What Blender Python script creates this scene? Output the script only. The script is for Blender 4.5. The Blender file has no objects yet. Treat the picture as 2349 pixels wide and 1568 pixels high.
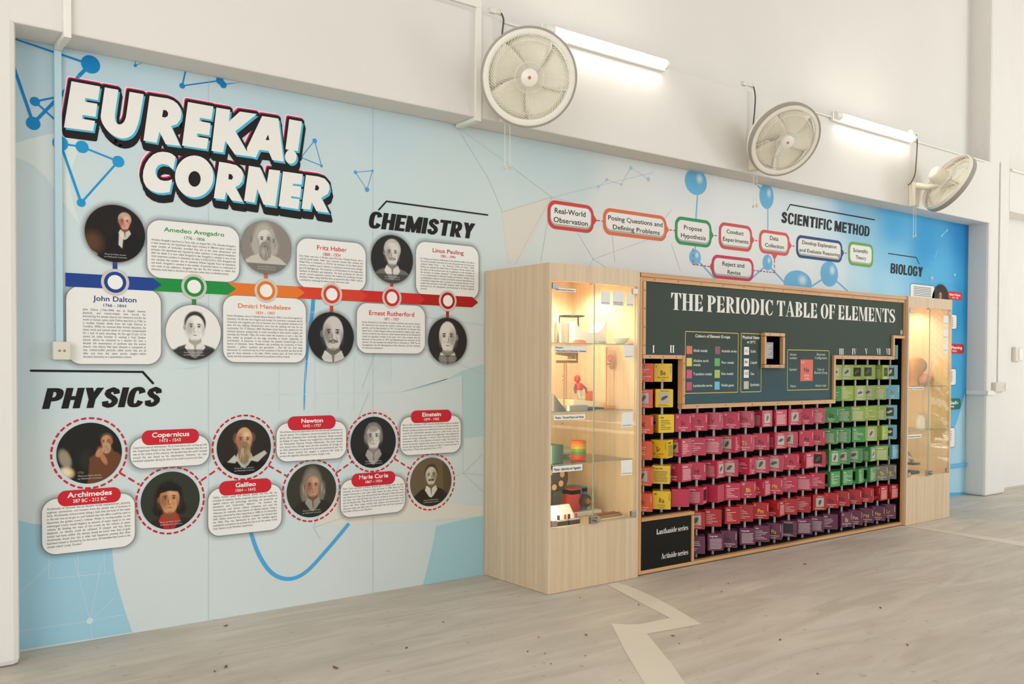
import bpy, bmesh, math, random
import numpy as np
from mathutils import Vector, Matrix
S = bpy.context.scene
COL = S.collection
random.seed(7)
R = math.radians
# ---------------------------------------------------------------- camera
F_PX, YAW, PITCH, ROLL, CYP, DIST, CAMZ = 2087.077, 0.65097, -0.02032, 0.00401, 97.151, 5.30306, 1.5
FW = Vector((math.sin(YAW)*math.cos(PITCH), math.cos(YAW)*math.cos(PITCH), math.sin(PITCH)))
_r = Vector((math.cos(YAW), -math.sin(YAW), 0)); _u = _r.cross(FW)
RT = math.cos(ROLL)*_r + math.sin(ROLL)*_u
UP = -math.sin(ROLL)*_r + math.cos(ROLL)*_u
CAM = Vector((0, -DIST, CAMZ))
cd = bpy.data.cameras.new('camera'); co = bpy.data.objects.new('camera', cd); COL.objects.link(co)
cd.sensor_width = 36; cd.lens = F_PX/2349*36; cd.shift_y = CYP/2349; cd.clip_end = 100
co.matrix_world = Matrix(((RT.x, UP.x, -FW.x, CAM.x), (RT.y, UP.y, -FW.y, CAM.y), (RT.z, UP.z, -FW.z, CAM.z), (0, 0, 0, 1)))
S.camera = co
# ---------------------------------------------------------------- light
S.view_settings.view_transform = 'Standard'; S.view_settings.look = 'None'
S.view_settings.gamma = 1; S.view_settings.use_curve_mapping = False
S.view_settings.exposure = 0.66
wd = bpy.data.worlds.new('daylight'); S.world = wd; wd.use_nodes = True
wd.node_tree.nodes['Background'].inputs[0].default_value = (0.94, 0.975, 1.0, 1)
wd.node_tree.nodes['Background'].inputs[1].default_value = 0.75
def area(name, loc, to, sx, sy, power, col):
    l = bpy.data.lights.new(name, 'AREA'); l.shape = 'RECTANGLE'; l.size = sx; l.size_y = sy; l.energy = power; l.color = col
    o = bpy.data.objects.new(name, l); COL.objects.link(o); o.location = loc
    o.rotation_euler = (Vector(to)-Vector(loc)).to_track_quat('-Z', 'Y').to_euler(); return o
sl = bpy.data.lights.new('sun', 'SUN'); sl.energy = 9.0; sl.angle = R(2); sl.color = (1, .96, .9)
so = bpy.data.objects.new('sun', sl); COL.objects.link(so); so.rotation_euler = Vector((-.35, .3, -1)).to_track_quat('-Z', 'Y').to_euler()
area('daylight_right', (14.0, -7.2, 3.2), (8.5, 0, 2.0), 2.4, 4, 130, (0.86, 0.94, 1.0))
area('daylight_left', (-4.5, -6.5, 3.0), (1.0, 0, 1.6), 4, 4, 130, (1.0, 0.98, 0.96))
# ---------------------------------------------------------------- helpers
def P(px, py, y=0.0):
    d = FW*F_PX + RT*(px-1174.5) - UP*(py-784-CYP)
    t = (y+DIST)/d.y
    return CAM + d*t
def PZ(px, py, z=0.0):
    d = FW*F_PX + RT*(px-1174.5) - UP*(py-784-CYP)
    return CAM + d*((z-CAMZ)/d.z)
def w2(px, py, y=0.0):
    p = P(px, py, y); return p.x, p.z
def lin(h):
    h = h.lstrip('#'); c = [int(h[i:i+2], 16)/255 for i in (0, 2, 4)]
    return [x/12.92 if x <= .04045 else ((x+.055)/1.055)**2.4 for x in c]
MATS = {}
def mat(h, rough=0.5, metal=0.0, name=None, bump=0, bscale=60, spec=0.5, vary=0, alpha=None):
    key = (h, rough, metal, name, bump, vary, spec)
    if key in MATS: return MATS[key]
    m = bpy.data.materials.new(name or 'paint_'+h.lstrip('#')); m.use_nodes = True
    nt = m.node_tree; b = nt.nodes['Principled BSDF']
    b.inputs['Base Color'].default_value = (*lin(h), 1); b.inputs['Roughness'].default_value = rough
    b.inputs['Metallic'].default_value = metal; b.inputs['Specular IOR Level'].default_value = spec
    if bump or vary:
        tc = nt.nodes.new('ShaderNodeTexCoord'); n = nt.nodes.new('ShaderNodeTexNoise'); n.inputs['Scale'].default_value = bscale
        n.inputs['Detail'].default_value = 4
        nt.links.new(tc.outputs['Object'], n.inputs['Vector'])
        if bump:
            bp = nt.nodes.new('ShaderNodeBump'); bp.inputs['Strength'].default_value = bump; bp.inputs['Distance'].default_value = .004
            nt.links.new(n.outputs['Fac'], bp.inputs['Height']); nt.links.new(bp.outputs[0], b.inputs['Normal'])
        if vary:
            n2 = nt.nodes.new('ShaderNodeTexNoise'); n2.inputs['Scale'].default_value = 1.3; n2.inputs['Detail'].default_value = 5
            nt.links.new(tc.outputs['Object'], n2.inputs['Vector'])
            mp = nt.nodes.new('ShaderNodeMapRange'); mp.inputs[3].default_value = 1-vary; mp.inputs[4].default_value = 1+vary
            nt.links.new(n2.outputs['Fac'], mp.inputs[0])
            mx = nt.nodes.new('ShaderNodeVectorMath'); mx.operation = 'MULTIPLY'; mx.inputs[0].default_value = lin(h)
            nt.links.new(mp.outputs[0], mx.inputs[1]); nt.links.new(mx.outputs[0], b.inputs['Base Color'])
    MATS[key] = m; return m
def emit(h, s, name):
    m = bpy.data.materials.new(name); m.use_nodes = True; nt = m.node_tree
    b = nt.nodes['Principled BSDF']; b.inputs['Base Color'].default_value = (.8, .8, .8, 1)
    b.inputs['Emission Color'].default_value = (*lin(h), 1); b.inputs['Emission Strength'].default_value = s; return m
def vcol_mat(name, rough=.45):
    m = bpy.data.materials.new(name); m.use_nodes = True; nt = m.node_tree; b = nt.nodes['Principled BSDF']
    a = nt.nodes.new('ShaderNodeVertexColor'); a.layer_name = 'Col'
    nt.links.new(a.outputs['Color'], b.inputs['Base Color']); b.inputs['Roughness'].default_value = rough; b.inputs['Specular IOR Level'].default_value = .25; return m
def glass_mat(name, tint='#f3f8f4', fmul=1.0):
    m = bpy.data.materials.new(name); m.use_nodes = True; nt = m.node_tree
    for n in list(nt.nodes): nt.nodes.remove(n)
    o = nt.nodes.new('ShaderNodeOutputMaterial'); t = nt.nodes.new('ShaderNodeBsdfTransparent'); g = nt.nodes.new('ShaderNodeBsdfGlossy')
    t.inputs[0].default_value = (*lin(tint), 1); g.inputs['Roughness'].default_value = .01
    f = nt.nodes.new('ShaderNodeFresnel'); ge = nt.nodes.new('ShaderNodeNewGeometry'); mr = nt.nodes.new('ShaderNodeMapRange'); mr.inputs[3].default_value = 1.45; mr.inputs[4].default_value = 1/1.45
    nt.links.new(ge.outputs['Backfacing'], mr.inputs[0]); nt.links.new(mr.outputs[0], f.inputs[0])
    mu = nt.nodes.new('ShaderNodeMath'); mu.operation = 'MULTIPLY'; mu.inputs[1].default_value = fmul; mu.use_clamp = True
    mx = nt.nodes.new('ShaderNodeMixShader')
    nt.links.new(f.outputs[0], mu.inputs[0]); nt.links.new(mu.outputs[0], mx.inputs[0]); nt.links.new(t.outputs[0], mx.inputs[1])
    nt.links.new(g.outputs[0], mx.inputs[2]); nt.links.new(mx.outputs[0], o.inputs[0]); return m
def wood(name, c1, c2, sx=26, sz=0.8, rough=.45):
    m = bpy.data.materials.new(name); m.use_nodes = True; nt = m.node_tree; b = nt.nodes['Principled BSDF']
    tc = nt.nodes.new('ShaderNodeTexCoord'); mp = nt.nodes.new('ShaderNodeMapping'); mp.inputs['Scale'].default_value = (sx, sx, sz)
    n = nt.nodes.new('ShaderNodeTexNoise'); n.inputs['Scale'].default_value = 1; n.inputs['Detail'].default_value = 5; n.inputs['Distortion'].default_value = .4
    cr = nt.nodes.new('ShaderNodeValToRGB'); cr.color_ramp.elements[0].color = (*lin(c1), 1); cr.color_ramp.elements[1].color = (*lin(c2), 1)
    cr.color_ramp.elements[0].position = .3; cr.color_ramp.elements[1].position = .72
    nt.links.new(tc.outputs['Object'], mp.inputs[0]); nt.links.new(mp.outputs[0], n.inputs['Vector']); nt.links.new(n.outputs['Fac'], cr.inputs[0])
    nt.links.new(cr.outputs[0], b.inputs['Base Color']); b.inputs['Roughness'].default_value = rough; return m

class MB:
    def __init__(s): s.v = []; s.f = []; s.m = []; s.c = []
    def add(s, vs, fs, mi=0):
        o = len(s.v); s.v += [tuple(p) for p in vs]
        s.f += [tuple(i+o for i in f) for f in fs]; s.m += [mi]*len(fs)
    def poly(s, pts, mi=0): s.add(pts, [tuple(range(len(pts)))], mi)
    def box(s, x0, x1, y0, y1, z0, z1, mi=0):
        s.add([(x0,y0,z0),(x1,y0,z0),(x1,y1,z0),(x0,y1,z0),(x0,y0,z1),(x1,y0,z1),(x1,y1,z1),(x0,y1,z1)],
              [(0,3,2,1),(4,5,6,7),(0,1,5,4),(1,2,6,5),(2,3,7,6),(3,0,4,7)], mi)
    def tube(s, path, r, seg=8, mi=0, caps=True, radii=None, closed=False):
        path = [Vector(p) for p in path]; n = len(path); rings = []; up = None
        for i, p in enumerate(path):
            a = path[i-1] if (i or closed) else p; b = path[(i+1) % n] if (i < n-1 or closed) else p
            t = (b-a).normalized()
            if up is None:
                up = t.orthogonal().normalized()
            up = (up - t*up.dot(t)).normalized(); q = t.cross(up); rr = radii[i] if radii else r
            rings.append([p+(up*math.cos(2*math.pi*k/seg)+q*math.sin(2*math.pi*k/seg))*rr for k in range(seg)])
        vs = [v for g in rings for v in g]; fs = []
        for i in range(n if closed else n-1):
            j = (i+1) % n
            for k in range(seg):
                l = (k+1) % seg; fs.append((i*seg+k, i*seg+l, j*seg+l, j*seg+k))
        if caps and not closed:
            fs.append(tuple(range(seg-1, -1, -1))); fs.append(tuple((n-1)*seg+k for k in range(seg)))
        s.add(vs, fs, mi)
    def lathe(s, prof, M=None, seg=24, mi=0):
        M = M or Matrix(); vs = []; fs = []; n = len(prof)
        for r, h in prof:
            for k in range(seg):
                a = 2*math.pi*k/seg; vs.append(M @ Vector((r*math.cos(a), r*math.sin(a), h)))
        for i in range(n-1):
            for k in range(seg):
                l = (k+1) % seg; fs.append((i*seg+k, i*seg+l, (i+1)*seg+l, (i+1)*seg+k))
        s.add(vs, fs, mi)
    def build(s, name, mats, parent=None, off=None, smooth=False, bev=0, local=False):
        me = bpy.data.meshes.new(name)
        if not isinstance(mats, (list, tuple)): mats = [mats]
        if off is None and parent is not None and not local:
            off = parent.get('_off')
        vs = s.v
        if off is not None: vs = [(a-off[0], b-off[1], c-off[2]) for a, b, c in vs]
        me.from_pydata(vs, [], s.f)
        for m in mats: me.materials.append(m)
        if len(mats) > 1: me.polygons.foreach_set('material_index', s.m)
        if smooth: me.polygons.foreach_set('use_smooth', [True]*len(me.polygons))
        me.update()
        o = bpy.data.objects.new(name, me); COL.objects.link(o)
        if parent is not None: o.parent = parent
        elif off is not None: o.location = off
        if off is not None: o['_off'] = tuple(off)
        if bev:
            md = o.modifiers.new('edge', 'BEVEL'); md.width = bev; md.segments = 2; md.limit_method = 'ANGLE'
        if smooth:
            try:
                me.set_sharp_from_angle(angle=R(62))
            except Exception: pass
        return o
def tag(o, label=None, cat=None, group=None, kind=None):
    if label: o['label'] = label
    if cat: o['category'] = cat
    if group: o['group'] = group
    if kind: o['kind'] = kind
    return o
OFFS = {}
def thing(name, label, cat, loc=(0, 0, 0), group=None, rot=None):
    o = bpy.data.objects.new(name, None); COL.objects.link(o); o.location = loc; o.empty_display_size = .05
    if rot: o.rotation_euler = rot
    else: o['_off'] = tuple(loc)
    return tag(o, label, cat, group)
def box_obj(name, b, m, parent=None, bev=0, **k):
    mb = MB(); mb.box(*b); return mb.build(name, m, parent, bev=bev, **k)
def struct(o): o['kind'] = 'structure'; return o
# ---------------------------------------------------------------- lettering (outlines of Blender's built-in font, set glyph by glyph)
FONTS = {}
def make_font(key, offset, res):
    g = {}
    def mesh_of(t, off=None):
        c = bpy.data.curves.new('t', 'FONT'); c.body = t; c.size = 1; c.resolution_u = res; c.offset = offset if off is None else off
        o = bpy.data.objects.new('t', c); me = bpy.data.meshes.new_from_object(o)
        v = np.array([x.co[:2] for x in me.vertices]) if len(me.vertices) else np.zeros((0, 2)); f = [tuple(p.vertices) for p in me.polygons]
        bpy.data.objects.remove(o); bpy.data.curves.remove(c); bpy.data.meshes.remove(me); return v, f
    def wid(t):
        v, f = mesh_of(t); return v[:, 0].max()-v[:, 0].min()
    base = wid('||')
    chars = [chr(i) for i in range(33, 127)] + ['–', '—', '°', '•', '‘', '’', '“', '”', 'é', '²']
    for ch in chars:
        v, f = mesh_of(ch) if ch not in 'M4kr*Q' else mesh_of(ch, 0)
        g[ch] = (v, f, wid('|'+ch+'|')-base)
    g[' '] = (np.zeros((0, 2)), [], wid('| |')-base)
    h = mesh_of('H')[0]; g['cap'] = h[:, 1].max()-h[:, 1].min()
    FONTS[key] = g
make_font('r', 0.0, 2); make_font('s', 0.012, 3); make_font('b', 0.026, 4); make_font('x', 0.045, 4)
def layout(s, font, track=0.0, wordx=0.0):
    g = FONTS[font]; x = 0.0; vs = []; fs = []; n = 0; xmax = 0; xmin = None
    for ch in s:
        v, f, a = g.get(ch, g['?'])
        if len(v):
            q = v.copy(); q[:, 0] += x; vs.append(q); fs += [tuple(i+n for i in t) for t in f]; n += len(v)
            xmax = max(xmax, q[:, 0].max()); xmin = q[:, 0].min() if xmin is None else min(xmin, q[:, 0].min())
        x += a + track + (wordx if ch == ' ' else 0)
    if not vs: return np.zeros((0, 2)), [], 0
    V = np.vstack(vs); V[:, 0] -= xmin
    return V/g['cap'], fs, (xmax-xmin)/g['cap']
def T(mb, s, X0, Z0, h, y, width=None, font='r', mi=0, shear=0, align='l', cond=1.0, track=0):
    V, fs, W = layout(s, font, track)
    sx = (width/W) if width else h*cond
    xs = V[:, 0]*sx; 
    if align == 'c': xs = xs - W*sx/2
    if align == 'r': xs = xs - W*sx
    zs = V[:, 1]*h
    xs = xs + shear*zs
    mb.add(np.stack([X0+xs, np.full(len(xs), y), Z0+zs], 1).tolist(), fs, mi)
    return W*sx
def TP(mb, s, xl, yl, xr, ytop, y=0.0, dy=.0, font='s', mi=0, shear=0, yr=None):
    """text from its left end (xl,yl on the baseline, ytop the cap line) to xr, on the plane y"""
    a = w2(xl, yl, y); t = w2(xl, ytop, y); X1 = P(xr, yl, y).x
    T(mb, s, a[0], a[1], t[1]-a[1], y-dy, X1-a[0]-(shear*(t[1]-a[1]) if shear > 0 else 0), font, mi, shear)
def block(mb, lines, xl, xr, y1, yn, capr=.62, dy=.0, mi=0, font='r'):
    """justified paragraph: words spread so each line but the last fills the measure"""
    X0, Z1 = w2(xl, y1); Zn = w2(xl, yn)[1]; X1 = P(xr, y1).x; n = len(lines); step = (Z1-Zn)/max(1, n-1); h = step*capr
    g = FONTS[font]; W = X1-X0
    full = [layout(l, font)[2] for l in lines[:-1]] or [1]
    cond = min(.93, W/(max(full)*h))
    for i, l in enumerate(lines):
        nat = layout(l, font)[2]*h*cond
        wx = 0
        if i < n-1 and l.count(' '):
            wx = (W-nat)/l.count(' ')/(h*cond)*g['cap']
        V, fs, WW = layout(l, font, 0, wx)
        mb.add(np.stack([X0+V[:, 0]*h*cond, np.full(len(V), -dy), Z1-step*i+V[:, 1]*h], 1).tolist(), fs, mi)
def rrect(X0, X1, Z0, Z1, r, n=8):
    pts = []
    for cx, cz, a0 in ((X1-r, Z1-r, 0), (X0+r, Z1-r, 90), (X0+r, Z0+r, 180), (X1-r, Z0+r, 270)):
        for k in range(n+1):
            a = R(a0+90*k/n); pts.append((cx+r*math.cos(a), cz+r*math.sin(a)))
    return pts
def flat(mb, pts2, y, mi=0):
    y -= (len(mb.f) % 61)*9e-6; mb.poly([(x, y, z) for x, z in pts2], mi)
def pxpoly(mb, pts, y=0, dy=0, mi=0): mb.poly([(p.x, p.y-dy, p.z) for p in (P(a, b, y) for a, b in pts)], mi)
def disc(mb, X, Z, r, y, mi=0, n=36, rz=None): flat(mb, [(X+r*math.cos(2*math.pi*k/n), Z+(rz or r)*math.sin(2*math.pi*k/n)) for k in range(n)], y, mi)
def annulus(mb, X, Z, r0, r1, y, mi=0, n=48, a0=0, a1=360, sz=1):
    for k in range(n):
        a, b = R(a0+(a1-a0)*k/n), R(a0+(a1-a0)*(k+1)/n)
        mb.poly([(X+r0*math.cos(a), y, Z+sz*r0*math.sin(a)), (X+r1*math.cos(a), y, Z+sz*r1*math.sin(a)), (X+r1*math.cos(b), y, Z+sz*r1*math.sin(b)), (X+r0*math.cos(b), y, Z+sz*r0*math.sin(b))], mi)
def seg2(mb, a, b, wd_, y, mi=0, round_=False, wd2=None):
    a = Vector(a); b = Vector(b); d = (b-a); 
    if d.length < 1e-9: return
    n = Vector((-d.y, d.x)).normalized(); w1 = wd_/2; w2_ = (wd2 if wd2 is not None else wd_)/2
    q = [a+n*w1, a-n*w1, b-n*w2_, b+n*w2_]; flat(mb, [(p.x, p.y) for p in q], y, mi)
    if round_:
        disc(mb, a.x, a.y, w1, y, mi, 14); disc(mb, b.x, b.y, w2_, y, mi, 14)
def pxline(mb, pts, wpx, dy, mi=0, round_=True):
    q = [w2(*p) for p in pts]
    for (a, b), p in zip(zip(q, q[1:]), pts):
        wd_ = abs(w2(p[0], p[1])[1]-w2(p[0], p[1]+wpx)[1]); seg2(mb, a, b, wd_, -dy, mi, round_)
def dashes(mb, pts2, dash, gap, wd_, y, mi=0):
    L = 0; q = [Vector(p) for p in pts2]
    for a, b in zip(q, q[1:]):
        d = b-a; l = d.length; t = 0; u_ = d/l if l else d
        while t < l:
            seg2(mb, a+u_*t, a+u_*min(l, t+dash), wd_, y, mi, True); t += dash+gap
# ---------------------------------------------------------------- the room
BY, BZ0, BZ1 = -0.238, 3.175, 3.88
XP0 = 10.794; XP1 = P(2306, 1134.6, BY).x; XL = P(43, 900, BY).x
wallm = mat('#e4e0da', .75, name='off_white_wall_paint', bump=.2, bscale=25, vary=.03)
def concrete():
    m = bpy.data.materials.new('worn_concrete'); m.use_nodes = True; nt = m.node_tree; b = nt.nodes['Principled BSDF']
    tc = nt.nodes.new('ShaderNodeTexCoord')
    def noise(scale, rot, detail, dist=0):
        mp = nt.nodes.new('ShaderNodeMapping'); mp.inputs['Scale'].default_value = scale; mp.inputs['Rotation'].default_value = (0, 0, rot)
        n = nt.nodes.new('ShaderNodeTexNoise'); n.inputs['Scale'].default_value = 1; n.inputs['Detail'].default_value = detail; n.inputs['Distortion'].default_value = dist
        nt.links.new(tc.outputs['Object'], mp.inputs[0]); nt.links.new(mp.outputs[0], n.inputs['Vector']); return n
    n1 = noise((.8, .8, 1), 0, 6, .6); n2 = noise((1.2, 7, 1), R(-35), 6, 1.2); n3 = noise((16, 16, 1), 0, 4)
    def ramp(n, c1, c2, p1=.3, p2=.7):
        cr = nt.nodes.new('ShaderNodeValToRGB'); cr.color_ramp.elements[0].color = (*lin(c1), 1); cr.color_ramp.elements[1].color = (*lin(c2), 1)
        cr.color_ramp.elements[0].position = p1; cr.color_ramp.elements[1].position = p2; nt.links.new(n.outputs['Fac'], cr.inputs[0]); return cr
    r1 = ramp(n1, '#b9b0a2', '#cfc7ba'); r2 = ramp(n2, '#a89e8e', '#d9d2c6', .32, .66); r3 = ramp(n3, '#8d8071', '#ffffff', .27, .36)
    mx = nt.nodes.new('ShaderNodeMixRGB'); mx.inputs[0].default_value = .38; nt.links.new(r1.outputs[0], mx.inputs[1]); nt.links.new(r2.outputs[0], mx.inputs[2])
    m2 = nt.nodes.new('ShaderNodeMixRGB'); m2.blend_type = 'MULTIPLY'; m2.inputs[0].default_value = .35; nt.links.new(mx.outputs[0], m2.inputs[1]); nt.links.new(r3.outputs[0], m2.inputs[2])
    nt.links.new(m2.outputs[0], b.inputs['Base Color']); b.inputs['Roughness'].default_value = .55
    bp = nt.nodes.new('ShaderNodeBump'); bp.inputs['Strength'].default_value = .25; bp.inputs['Distance'].default_value = .01
    nt.links.new(n2.outputs['Fac'], bp.inputs['Height']); nt.links.new(bp.outputs[0], b.inputs['Normal']); return m
mb = MB(); mb.box(-8, 20, -14, .3, -.15, 0); struct(mb.build('floor', concrete()))
mb = MB(); mb.box(-8, 15.25, 0, .3, 0, 6.4); struct(mb.build('wall_back', wallm))
mb = MB(); mb.box(-8, 15.25, -14, .3, 6.4, 6.6); struct(mb.build('ceiling', wallm))
mb = MB(); mb.box(-8, XL, BY-.0004, .08, 0, BZ0+.1); struct(mb.build('pillar_left', wallm, bev=.03))
mb = MB(); mb.box(-8, XP1, BY, 0, BZ0, BZ1); struct(mb.build('beam', wallm, bev=.008))
mb = MB(); mb.box(XP0, XP1, BY-.0004, .08, 0, BZ0+.1); struct(mb.build('pillar_right', wallm, bev=.03))
mb = MB(); mb.box(XP0, XP1, BY-.0004, .08, BZ1-.1, 6.4); struct(mb.build('pillar_right.001', wallm, bev=.03))
z2 = P(2316, 484, BY).z; z3 = P(2318, 384, BY).z
mb = MB(); mb.box(XP1-.02, 15.2, BY, 0, z2, z3); struct(mb.build('beam.001', wallm, bev=.008))
# open end of the hall on the right: posts with expanded metal mesh (seen reflected in the glass doors), planting beyond
grey = mat('#c9c3b6', .5); white_plastic = mat('#e6e1d6', .4); whitep = mat('#efebe2', .35)
mb = MB(); mb.box(15.0, 15.25, -14, -1.2, 0, .15); mb.box(15.0, 15.25, -14, -1.2, 2.9, 6.4)
for yy in (-1.4, -4.4, -7.4, -10.4): mb.box(14.98, 15.27, yy-.15, yy+.15, 0, 6.4)
struct(mb.build('wall_right', wallm))
mb = MB()
def lozenge(y0, y1, z0, z1, x):
    py, pz = .11, .05
    ny = int((y1-y0)/py); nz = int((z1-z0)/pz)
    for j in range(nz):
        for i in range(ny):
            ya = y0+i*py; za = z0+j*pz; o = (j % 2)*py/2
            mb.add([(x, ya+o, za), (x, ya+o+py*.5, za+pz), (x, ya+o+py*.5, za+pz+.007), (x, ya+o, za+.007)], [(0, 1, 2, 3)])
            mb.add([(x, ya+o+py*.5, za+pz), (x, ya+o+py, za), (x, ya+o+py, za+.007), (x, ya+o+py*.5, za+pz+.007)], [(0, 1, 2, 3)])
for ya, yb in ((-4.2, -1.6), (-7.2, -4.6)): lozenge(ya, yb, .15, 2.9, 15.1)
struct(mb.build('window_1', mat('#a98f76', .5)))
mb = MB(); rnd = random.Random(3)
for k in range(900):
    x = 17.5+rnd.random()*1.2; y = -9.5+rnd.random()*8.6; z = .1+rnd.random()*1.5; s = .12+.1*rnd.random(); a = rnd.random()*6.28
    mb.add([(x, y-s*math.cos(a), z-s*math.sin(a)), (x+.05, y+s*.4*math.sin(a), z-s*.4*math.cos(a)), (x, y+s*math.cos(a), z+s*math.sin(a)), (x-.05, y-s*.4*math.sin(a), z+s*.4*math.cos(a))], [(0, 1, 2, 3)])
tag(mb.build('hedge', mat('#6d8a3a', .7)), 'leafy green hedge outside the mesh screen at the far right end', 'hedge')
# ---------------------------------------------------------------- floor paint and joint
mb = MB()
stripe = [(1391.5,1340.3),(1417,1335.8),(1455,1349),(1492,1364.8),(1545,1393),(1609,1431),(1545,1443),(1484,1453.3),(1541,1523),(1571.5,1568),(1640,1690),(1545,1690),(1478.6,1568),(1434,1494),(1401.8,1429.6),(1440,1432),(1469.7,1431),(1535.8,1417),(1478.6,1387)]
mb.poly([(p.x, p.y, .0015) for p in (PZ(*q) for q in reversed(stripe))])
tag(mb.build('floor_stripe', mat('#ded6c7', .5, vary=.05)), 'pale zigzag stripe painted on the floor before the left cabinet', 'floor marking')
mb = MB(); mb.poly([(p.x, p.y, .001) for p in (PZ(2072,1206), PZ(2349,1253), PZ(2349,1243), PZ(2110,1207))])
struct(mb.build('trim_1', mat('#d6cdbc', .5)))
leafm = [mat('#5b4a3a', .7), mat('#7d5535', .7), mat('#44403c', .7), mat('#b98a3c', .7)]
leaves = [(518,1436,9,0),(932,1487,8,2),(518,1530,12,1),(770,1532,16,1),(1017,1428,5,1),(1074,1475,5,3),(1210,1496,5,2),(1250,1500,5,2),(1264,1524,5,0),(493,1541,7,2),(1543,1459,8,1),(1558,1478,4,2),(1789,1468,8,2),(2020,1395,8,0),(1876,1547,6,0),(1330,1372,3,2),(1465,1388,4,2),(1655,1358,4,2),(1670,1339,6,0),(2082,1480,8,1),(1345,1457,8,1),(1343,1506,4,1),(1846,1294,7,0),(1235,1463,5,1),(1422,1562,4,0)]
for i, (px, py, s, k) in enumerate(leaves):
    c = PZ(px, py); r = s/2/F_PX*(c-CAM).dot(FW); a = (i*37 % 63)/10; r *= 1.25
    mb = MB(); pts = []
    for q in range(8):
        t = 2*math.pi*q/8; lx = r*1.2*math.cos(t); ly = r*.45*math.sin(t)
        pts.append((c.x+lx*math.cos(a)-ly*math.sin(a), c.y+lx*math.sin(a)+ly*math.cos(a), .003+.004*abs(math.cos(t))))
    mb.add(pts+[(c.x, c.y, .009)], [(q, (q+1) % 8, 8) for q in range(8)])
    tag(mb.build('dry_leaf', leafm[k], off=(c.x, c.y, 0)), 'small dry leaf scrap lying on the concrete floor', 'leaf', 'dry leaf scraps on the floor')
# ---------------------------------------------------------------- mural
MX0, MX1 = XL+.0005, XP0-.0005
cl = lambda p: (min(max(p[0], MX0), MX1), p[1], min(p[2], BZ0-.001))   # print is trimmed at the beam and pillars
mural = tag(bpy.data.objects.new('mural', None), 'pale blue printed science mural with portraits filling the recessed wall', 'mural'); COL.objects.link(mural)
mural['_off'] = (0, 0, 0)
ANCH = [(45,120,'#93c6df'),(250,170,'#a3d0e4'),(600,260,'#aed4e4'),(900,300,'#b4d6e2'),(1250,350,'#b2d3dc'),(45,300,'#a9cfe0'),(150,420,'#c9dfe4'),(60,480,'#c0dce6'),
 (60,700,'#bcdbe6'),(300,620,'#d2e3e6'),(450,420,'#c4dde4'),(800,450,'#c0dbe0'),(1000,420,'#c2dadd'),(1180,560,'#cddcd8'),(1090,900,'#c6d8d6'),(600,650,'#cfe0e3'),(850,720,'#c9dde2'),
 (60,1050,'#cfdfe0'),(60,900,'#bcd9e4'),(400,900,'#cde0e4'),(700,900,'#cfdee0'),(900,1000,'#d2ddd9'),(450,1300,'#d3dfdf'),(800,1280,'#d4dedd'),(700,1100,'#c9e0e8'),
 (1100,1200,'#c4d8d6'),(1330,400,'#c3d4d6'),(1400,450,'#dcdfdb'),(1400,570,'#e4e3de'),(1300,560,'#dcdfd9'),(1560,420,'#d9dfde'),(1560,520,'#e4e5e2'),(1680,480,'#e4e7e6'),(1680,600,'#e6e8e6'),(1850,560,'#e4e8e8'),(1850,470,'#d7e3e7'),(1850,640,'#e6eaea'),(1920,640,'#dfe8ea'),
 (1900,520,'#c9dee8'),(1895,590,'#cfe1ea'),(1945,485,'#86bcdc'),(1975,540,'#8cc3e0'),(1960,650,'#b7dbea'),(2050,520,'#3fa6d8'),(2050,600,'#7cc2e4'),(2040,650,'#a2d3ea'),(2120,560,'#2797d0'),(2150,640,'#52b0de'),(2215,540,'#0580bf'),(2215,700,'#1c8fca'),(2200,850,'#3fa3d6'),(2190,1000,'#6fb9de'),(2190,1110,'#57aede'),(2160,900,'#4aa8da')]
def mural_sheet():
    nx, nz = 540, 170
    X = np.linspace(MX0, MX1, nx); Z = np.linspace(0.0, BZ0-.0005, nz); gx, gz = np.meshgrid(X, Z); q = np.stack([gx.ravel(), gz.ravel()], 1)
    A = np.array([w2(a, b) for a, b, _ in ANCH]); C = np.array([lin(c) for _, _, c in ANCH]); g_ = np.array(lin('#d4d8d5')); C = np.where((A[:, :1] < 4.6), C*.55+g_*.45, C)
    d = ((q[:, None, :]-A[None])**2).sum(2); wg = 1/(d+.02)**1.7; col = (wg@C)/wg.sum(1)[:, None]
    y = -.002
    v = np.stack([q[:, 0], np.full(len(q), y), q[:, 1]], 1)
    i = np.arange(nx-1)[None]+np.arange(nz-1)[:, None]*nx
    f = np.stack([i, i+1, i+1+nx, i+nx], -1).reshape(-1, 4)
    n = len(v); v = np.vstack([v, [(MX0, 0, 0), (MX1, 0, 0), (MX1, 0, BZ0-.0005), (MX0, 0, BZ0-.0005)]]); col = np.vstack([col, [[.8]*3]*4])
    fs = f.tolist()+[[n, n+3, n+2, n+1]]
    me = bpy.data.meshes.new('printed_sheet'); me.from_pydata(v.tolist(), [], fs)
    ca = me.color_attributes.new('Col', 'FLOAT_COLOR', 'POINT'); ca.data.foreach_set('color', np.hstack([col, np.ones((len(col), 1))]).astype(np.float32).ravel())
    me.materials.append(vcol_mat('mural_print', .42)); me.update()
    o = bpy.data.objects.new('printed_sheet', me); COL.objects.link(o); o.parent = mural
mural_sheet()
class L:  # print layers: how far each printed piece stands off the sheet (fractions of a millimetre to keep them apart)
    a, b, c, d, e, f, g, h, i = [.0026+.0006*k for k in range(9)]
def mpart(name, m, mats, label=None, parent=None, **k):
    m.v = [cl(p) for p in m.v]; o = m.build(name, mats, parent or mural, off=(0, 0, 0), **k)
    if label: o['label'] = label
    return o
def part_mat(c, r=.5): return mat(c, r, spec=.22)
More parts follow.
